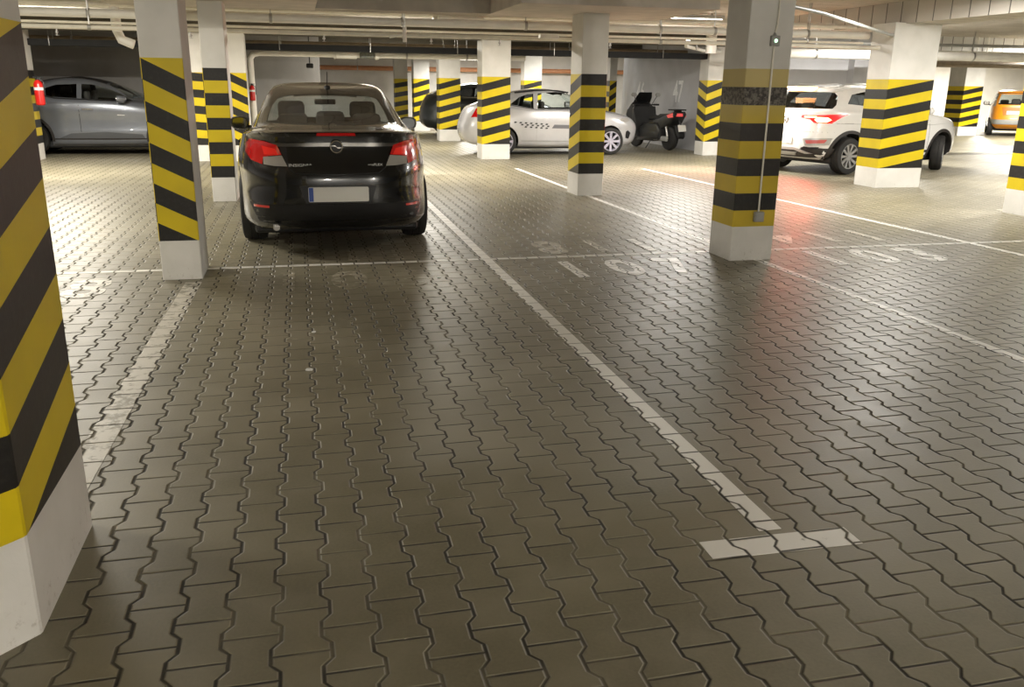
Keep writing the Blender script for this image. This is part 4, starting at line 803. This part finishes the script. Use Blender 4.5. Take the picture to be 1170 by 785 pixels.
tx, bvh, body = car('hatchback_car', 'small orange hatchback driving away by the far wall at the right edge', (25.05, 27.1, 0), math.radians(-40), tx_r, 7, ORG, 2.3, .29, .18, .77,
    dict(wins=twins, cavity=tx_cav, seats=[(-.32, .1, .38), (.32, .1, .38), (0, -.65, .42)], back=.52, arch=.335, spokes=6))
for sgn in (1, -1):
    f = (lambda p: p) if sgn > 0 else mirror
    patch('tail_lamp', bvh, f([(-.76, 1.0), (-.62, 1.0), (-.60, 1.22), (-.70, 1.24)]), 'rear', CLEARL, tx, off=.008, thick=.02)
patch('bumper', bvh, [(-.78, .40), (.78, .40), (.78, .56), (-.78, .56)], 'rear', GREYP, tx, off=.03, thick=.05)
patch('plate_recess', bvh, [(-.42, .97), (.42, .97), (.36, .70), (-.36, .70)], 'rear', mat('orange_recess', (.45, .15, .01), .5), tx, off=.003, thick=.006)
h = bvh.ray_cast(Vector((0, -6, .79)), Vector((0, 1, 0)))[0]; plate(tx, 0, h.y-.012, .79, .52, .12, strip=False)
patch('window_frame', bvh, [(-.62, 1.425), (.62, 1.425), (.60, 1.445), (-.60, 1.445)], 'rear', BLACK, tx, off=.006, thick=.01)
mirrors(tx, .76, .62, 1.08, BLACK)
# ------------------------------------------------------------------ scooter
SCB = mat('scooter_black_paint', (0.022, 0.022, 0.022), 0.35, coat=0.6, var=0.2)
sc = empty('motor_scooter', (8.66, 20.88, 0), math.radians(12)); tag(sc, 'black maxi scooter parked against the grey wall under 46 and 47', 'scooter')
def SP(name, bm, m, p=None, **k): return link(name, bm, m, p or sc, **k)
for y, r, w in ((-.72, .29, .15), (.74, .31, .12)):
    wl = SP('wheel', lathe(bmesh.new(), [(r*.62, -w*.42), (r*.8, -w*.5), (r*.94, -w*.4), (r, 0), (r*.94, w*.4), (r*.8, w*.5), (r*.62, w*.42)], 32, 'x', (0, 0, 0)), TYRE, smooth=True); wl.location = (0, y, r)
    bm = bmesh.new(); lathe(bm, [(r*.62, -w*.38), (r*.62, w*.38), (r*.54, w*.3), (r*.54, -w*.3), (r*.62, -w*.38)], 28, 'x'); lathe(bm, [(.04, -w*.4), (.04, w*.4)], 14, 'x')
    for k in range(6):
        a = PI*k/3; tube(bm, [(0, .03*math.cos(a), .03*math.sin(a)), (0, r*.57*math.cos(a), r*.57*math.sin(a))], .014, 6)
    SP('rim', bm, GREYP, wl, smooth=True)
def slab(name, prof, hw0, hw1, m, parent=None, bev=.03):
    """side outline (y,z) with rounded edges, half width hw0 (outer) """
    bm = bmesh.new(); prism(bm, prof, 'x', -hw0, hw0); bmesh.ops.bevel(bm, geom=[e for e in bm.edges if abs(e.verts[0].co.x-e.verts[1].co.x) < 1e-6], offset=bev, segments=3, affect='EDGES', profile=.6, clamp_overlap=True); return SP(name, bm, m, parent, smooth=True)
slab('front_fairing', [(.36, .26), (.62, .26), (.70, .55), (.90, .80), (.84, .98), (.62, 1.12), (.44, 1.02), (.36, .60)], .29, .2, SCB, bev=.08)
slab('leg_shield', [(.22, .30), (.42, .28), (.50, .60), (.52, .98), (.42, 1.02), (.36, .62)], .33, .2, SCB, bev=.05)
slab('side_fairing', [(-.55, .26), (.36, .22), (.42, .50), (.05, .60), (-.45, .66), (-.62, .48)], .24, .2, SCB, bev=.06)
slab('floorboard', [(-.25, .20), (.45, .20), (.50, .34), (.20, .40), (-.20, .42)], .20, .2, SCB)
slab('centre_tunnel', [(-.25, .40), (.42, .40), (.42, .62), (.1, .60), (-.22, .72)], .13, .1, SCB)
slab('rear_body', [(-.30, .42), (-.20, .72), (-.75, .84), (-1.05, .93), (-1.10, .86), (-.95, .66), (-.55, .50)], .19, .1, SCB, bev=.05)
slab('seat', [(.02, .70), (-.05, .79), (-.35, .80), (-.45, .86), (-.85, .88), (-.90, .82), (-.5, .74)], .17, .1, mat('scooter_seat', (.02, .02, .02), .7), bev=.035)
slab('front_mudguard', [(.55, .55), (.62, .66), (.82, .66), (1.02, .52), (1.06, .40), (1.0, .46), (.84, .60), (.66, .60)], .07, .1, SCB, bev=.015)
slab('rear_mudguard', [(-.95, .62), (-1.08, .60), (-1.22, .36), (-1.17, .30), (-1.04, .52)], .09, .1, BLACK, bev=.015)
bm = bmesh.new(); n = 9
ring = []
for i in range(n):
    u = i/(n-1)*2-1; row = []
    for j, (y, z, w) in enumerate(((.80, .98, .24), (.70, 1.10, .26), (.60, 1.24, .24), (.53, 1.36, .19))): row.append(bm.verts.new((u*w, y-.10*u*u, z)))
    ring.append(row)
for i in range(n-1):
    for j in range(3): bm.faces.new((ring[i][j], ring[i+1][j], ring[i+1][j+1], ring[i][j+1]))
bmesh.ops.solidify(bm, geom=bm.faces[:], thickness=.006); SP('windscreen', bm, mat('smoked_screen', (.03, .03, .032), .2), smooth=True)
hb = SP('handlebar', tube(bmesh.new(), [(-.36, .36, 1.06), (-.22, .42, 1.06), (0, .48, 1.02), (.22, .42, 1.06), (.36, .36, 1.06)], .016, 10), BLACK, smooth=True)
for s in (-1, 1):
    SP('grip', tube(bmesh.new(), [(s*.24, .415, 1.06), (s*.37, .35, 1.06)], .022, 10), BLACK, hb, smooth=True)
    SP('brake_lever', tube(bmesh.new(), [(s*.22, .46, 1.06), (s*.38, .41, 1.05)], .008, 6), STEEL, hb, smooth=True)
    bm = bmesh.new(); tube(bm, [(s*.22, .44, 1.08), (s*.30, .44, 1.20), (s*.34, .42, 1.26)], .007, 6); SP('mirror_stem', bm, BLACK, hb, smooth=True)
    bm = bmesh.new(); prism(bm, [(s*.36+.075*math.cos(2*PI*k/16), 1.30+.05*math.sin(2*PI*k/16)) for k in range(16)], 'y', .395, .42); SP('mirror', bm, CHROME, hb, smooth=True)
SP('dashboard', box(bmesh.new(), (-.14, .42, 1.0), (.14, .60, 1.08), .03), BLACK)
SP('top_case_rack', box(box(bmesh.new(), (-.15, -1.12, .955), (.15, -.78, .985), .01), (-.10, -1.0, .90), (.10, -.95, .96), .005), BLACK)
SP('tail_lamp', prism(bmesh.new(), [(-.12, .82), (.06, .82), (.05, .89), (-.10, .89)], 'y', -1.115, -1.03), mat('pink_tail_lens', (.75, .10, .10), .25, coat=1, emit=(1, .1, .1), es=.35))
for s in (-1, 1): SP('side_lens', prism(bmesh.new(), [(-1.05, .80), (-.86, .78), (-.80, .84), (-1.04, .90)], 'x', s*.185-.01, s*.185+.012), mat('pink_side_lens', (.75, .13, .12), .3, coat=1, emit=(1, .1, .1), es=.25))
pl = SP('number_plate', prism(bmesh.new(), rrect(-.11, -.08, .11, .08, .01), 'y', -.006, .004), PLATE); pl.location = (0, -1.19, .55); pl.rotation_euler = (math.radians(-18), 0, 0)
SP('plate_bracket', tube(bmesh.new(), [(0, -1.05, .72), (0, -1.16, .60), (0, -1.19, .50)], .02, 8), BLACK, smooth=True)
SP('exhaust', tube(bmesh.new(), [(.17, -.25, .26), (.19, -.5, .30), (.19, -.60, .32), (.19, -1.0, .42), (.19, -1.03, .43)], [.02, .025, .06, .065, .03], 14), mat('exhaust_metal', (.35, .34, .33), .35, metal=.8), smooth=True)
SP('swing_arm', box(box(bmesh.new(), (-.17, -.80, .22), (-.09, -.20, .34), .03), (-.16, -.55, .30), (.10, -.28, .50), .04), GREYP, smooth=True)
for s in (-1, 1):
    SP('shock_absorber', tube(bmesh.new(), [(s*.13, -.80, .34), (s*.13, -.68, .66)], .028, 10), CHROME if s > 0 else STEEL, smooth=True)
    SP('fork_leg', tube(bmesh.new(), [(s*.085, .74, .31), (s*.085, .62, .66), (s*.07, .50, .98)], .02, 8), STEEL, smooth=True)
SP('side_stand', tube(bmesh.new(), [(-.12, -.10, .24), (-.22, -.02, .02)], .012, 6), BLACK, smooth=True)
SP('engine', box(lathe(bmesh.new(), [(.10, -.20), (.115, -.17), (.115, .12), (.09, .16)], 20, 'x', (0, -.42, .33)), (-.14, -.35, .24), (.14, -.12, .42), .03), mat('engine_metal', (.20, .195, .19), .45, metal=.6, var=.3), smooth=True)
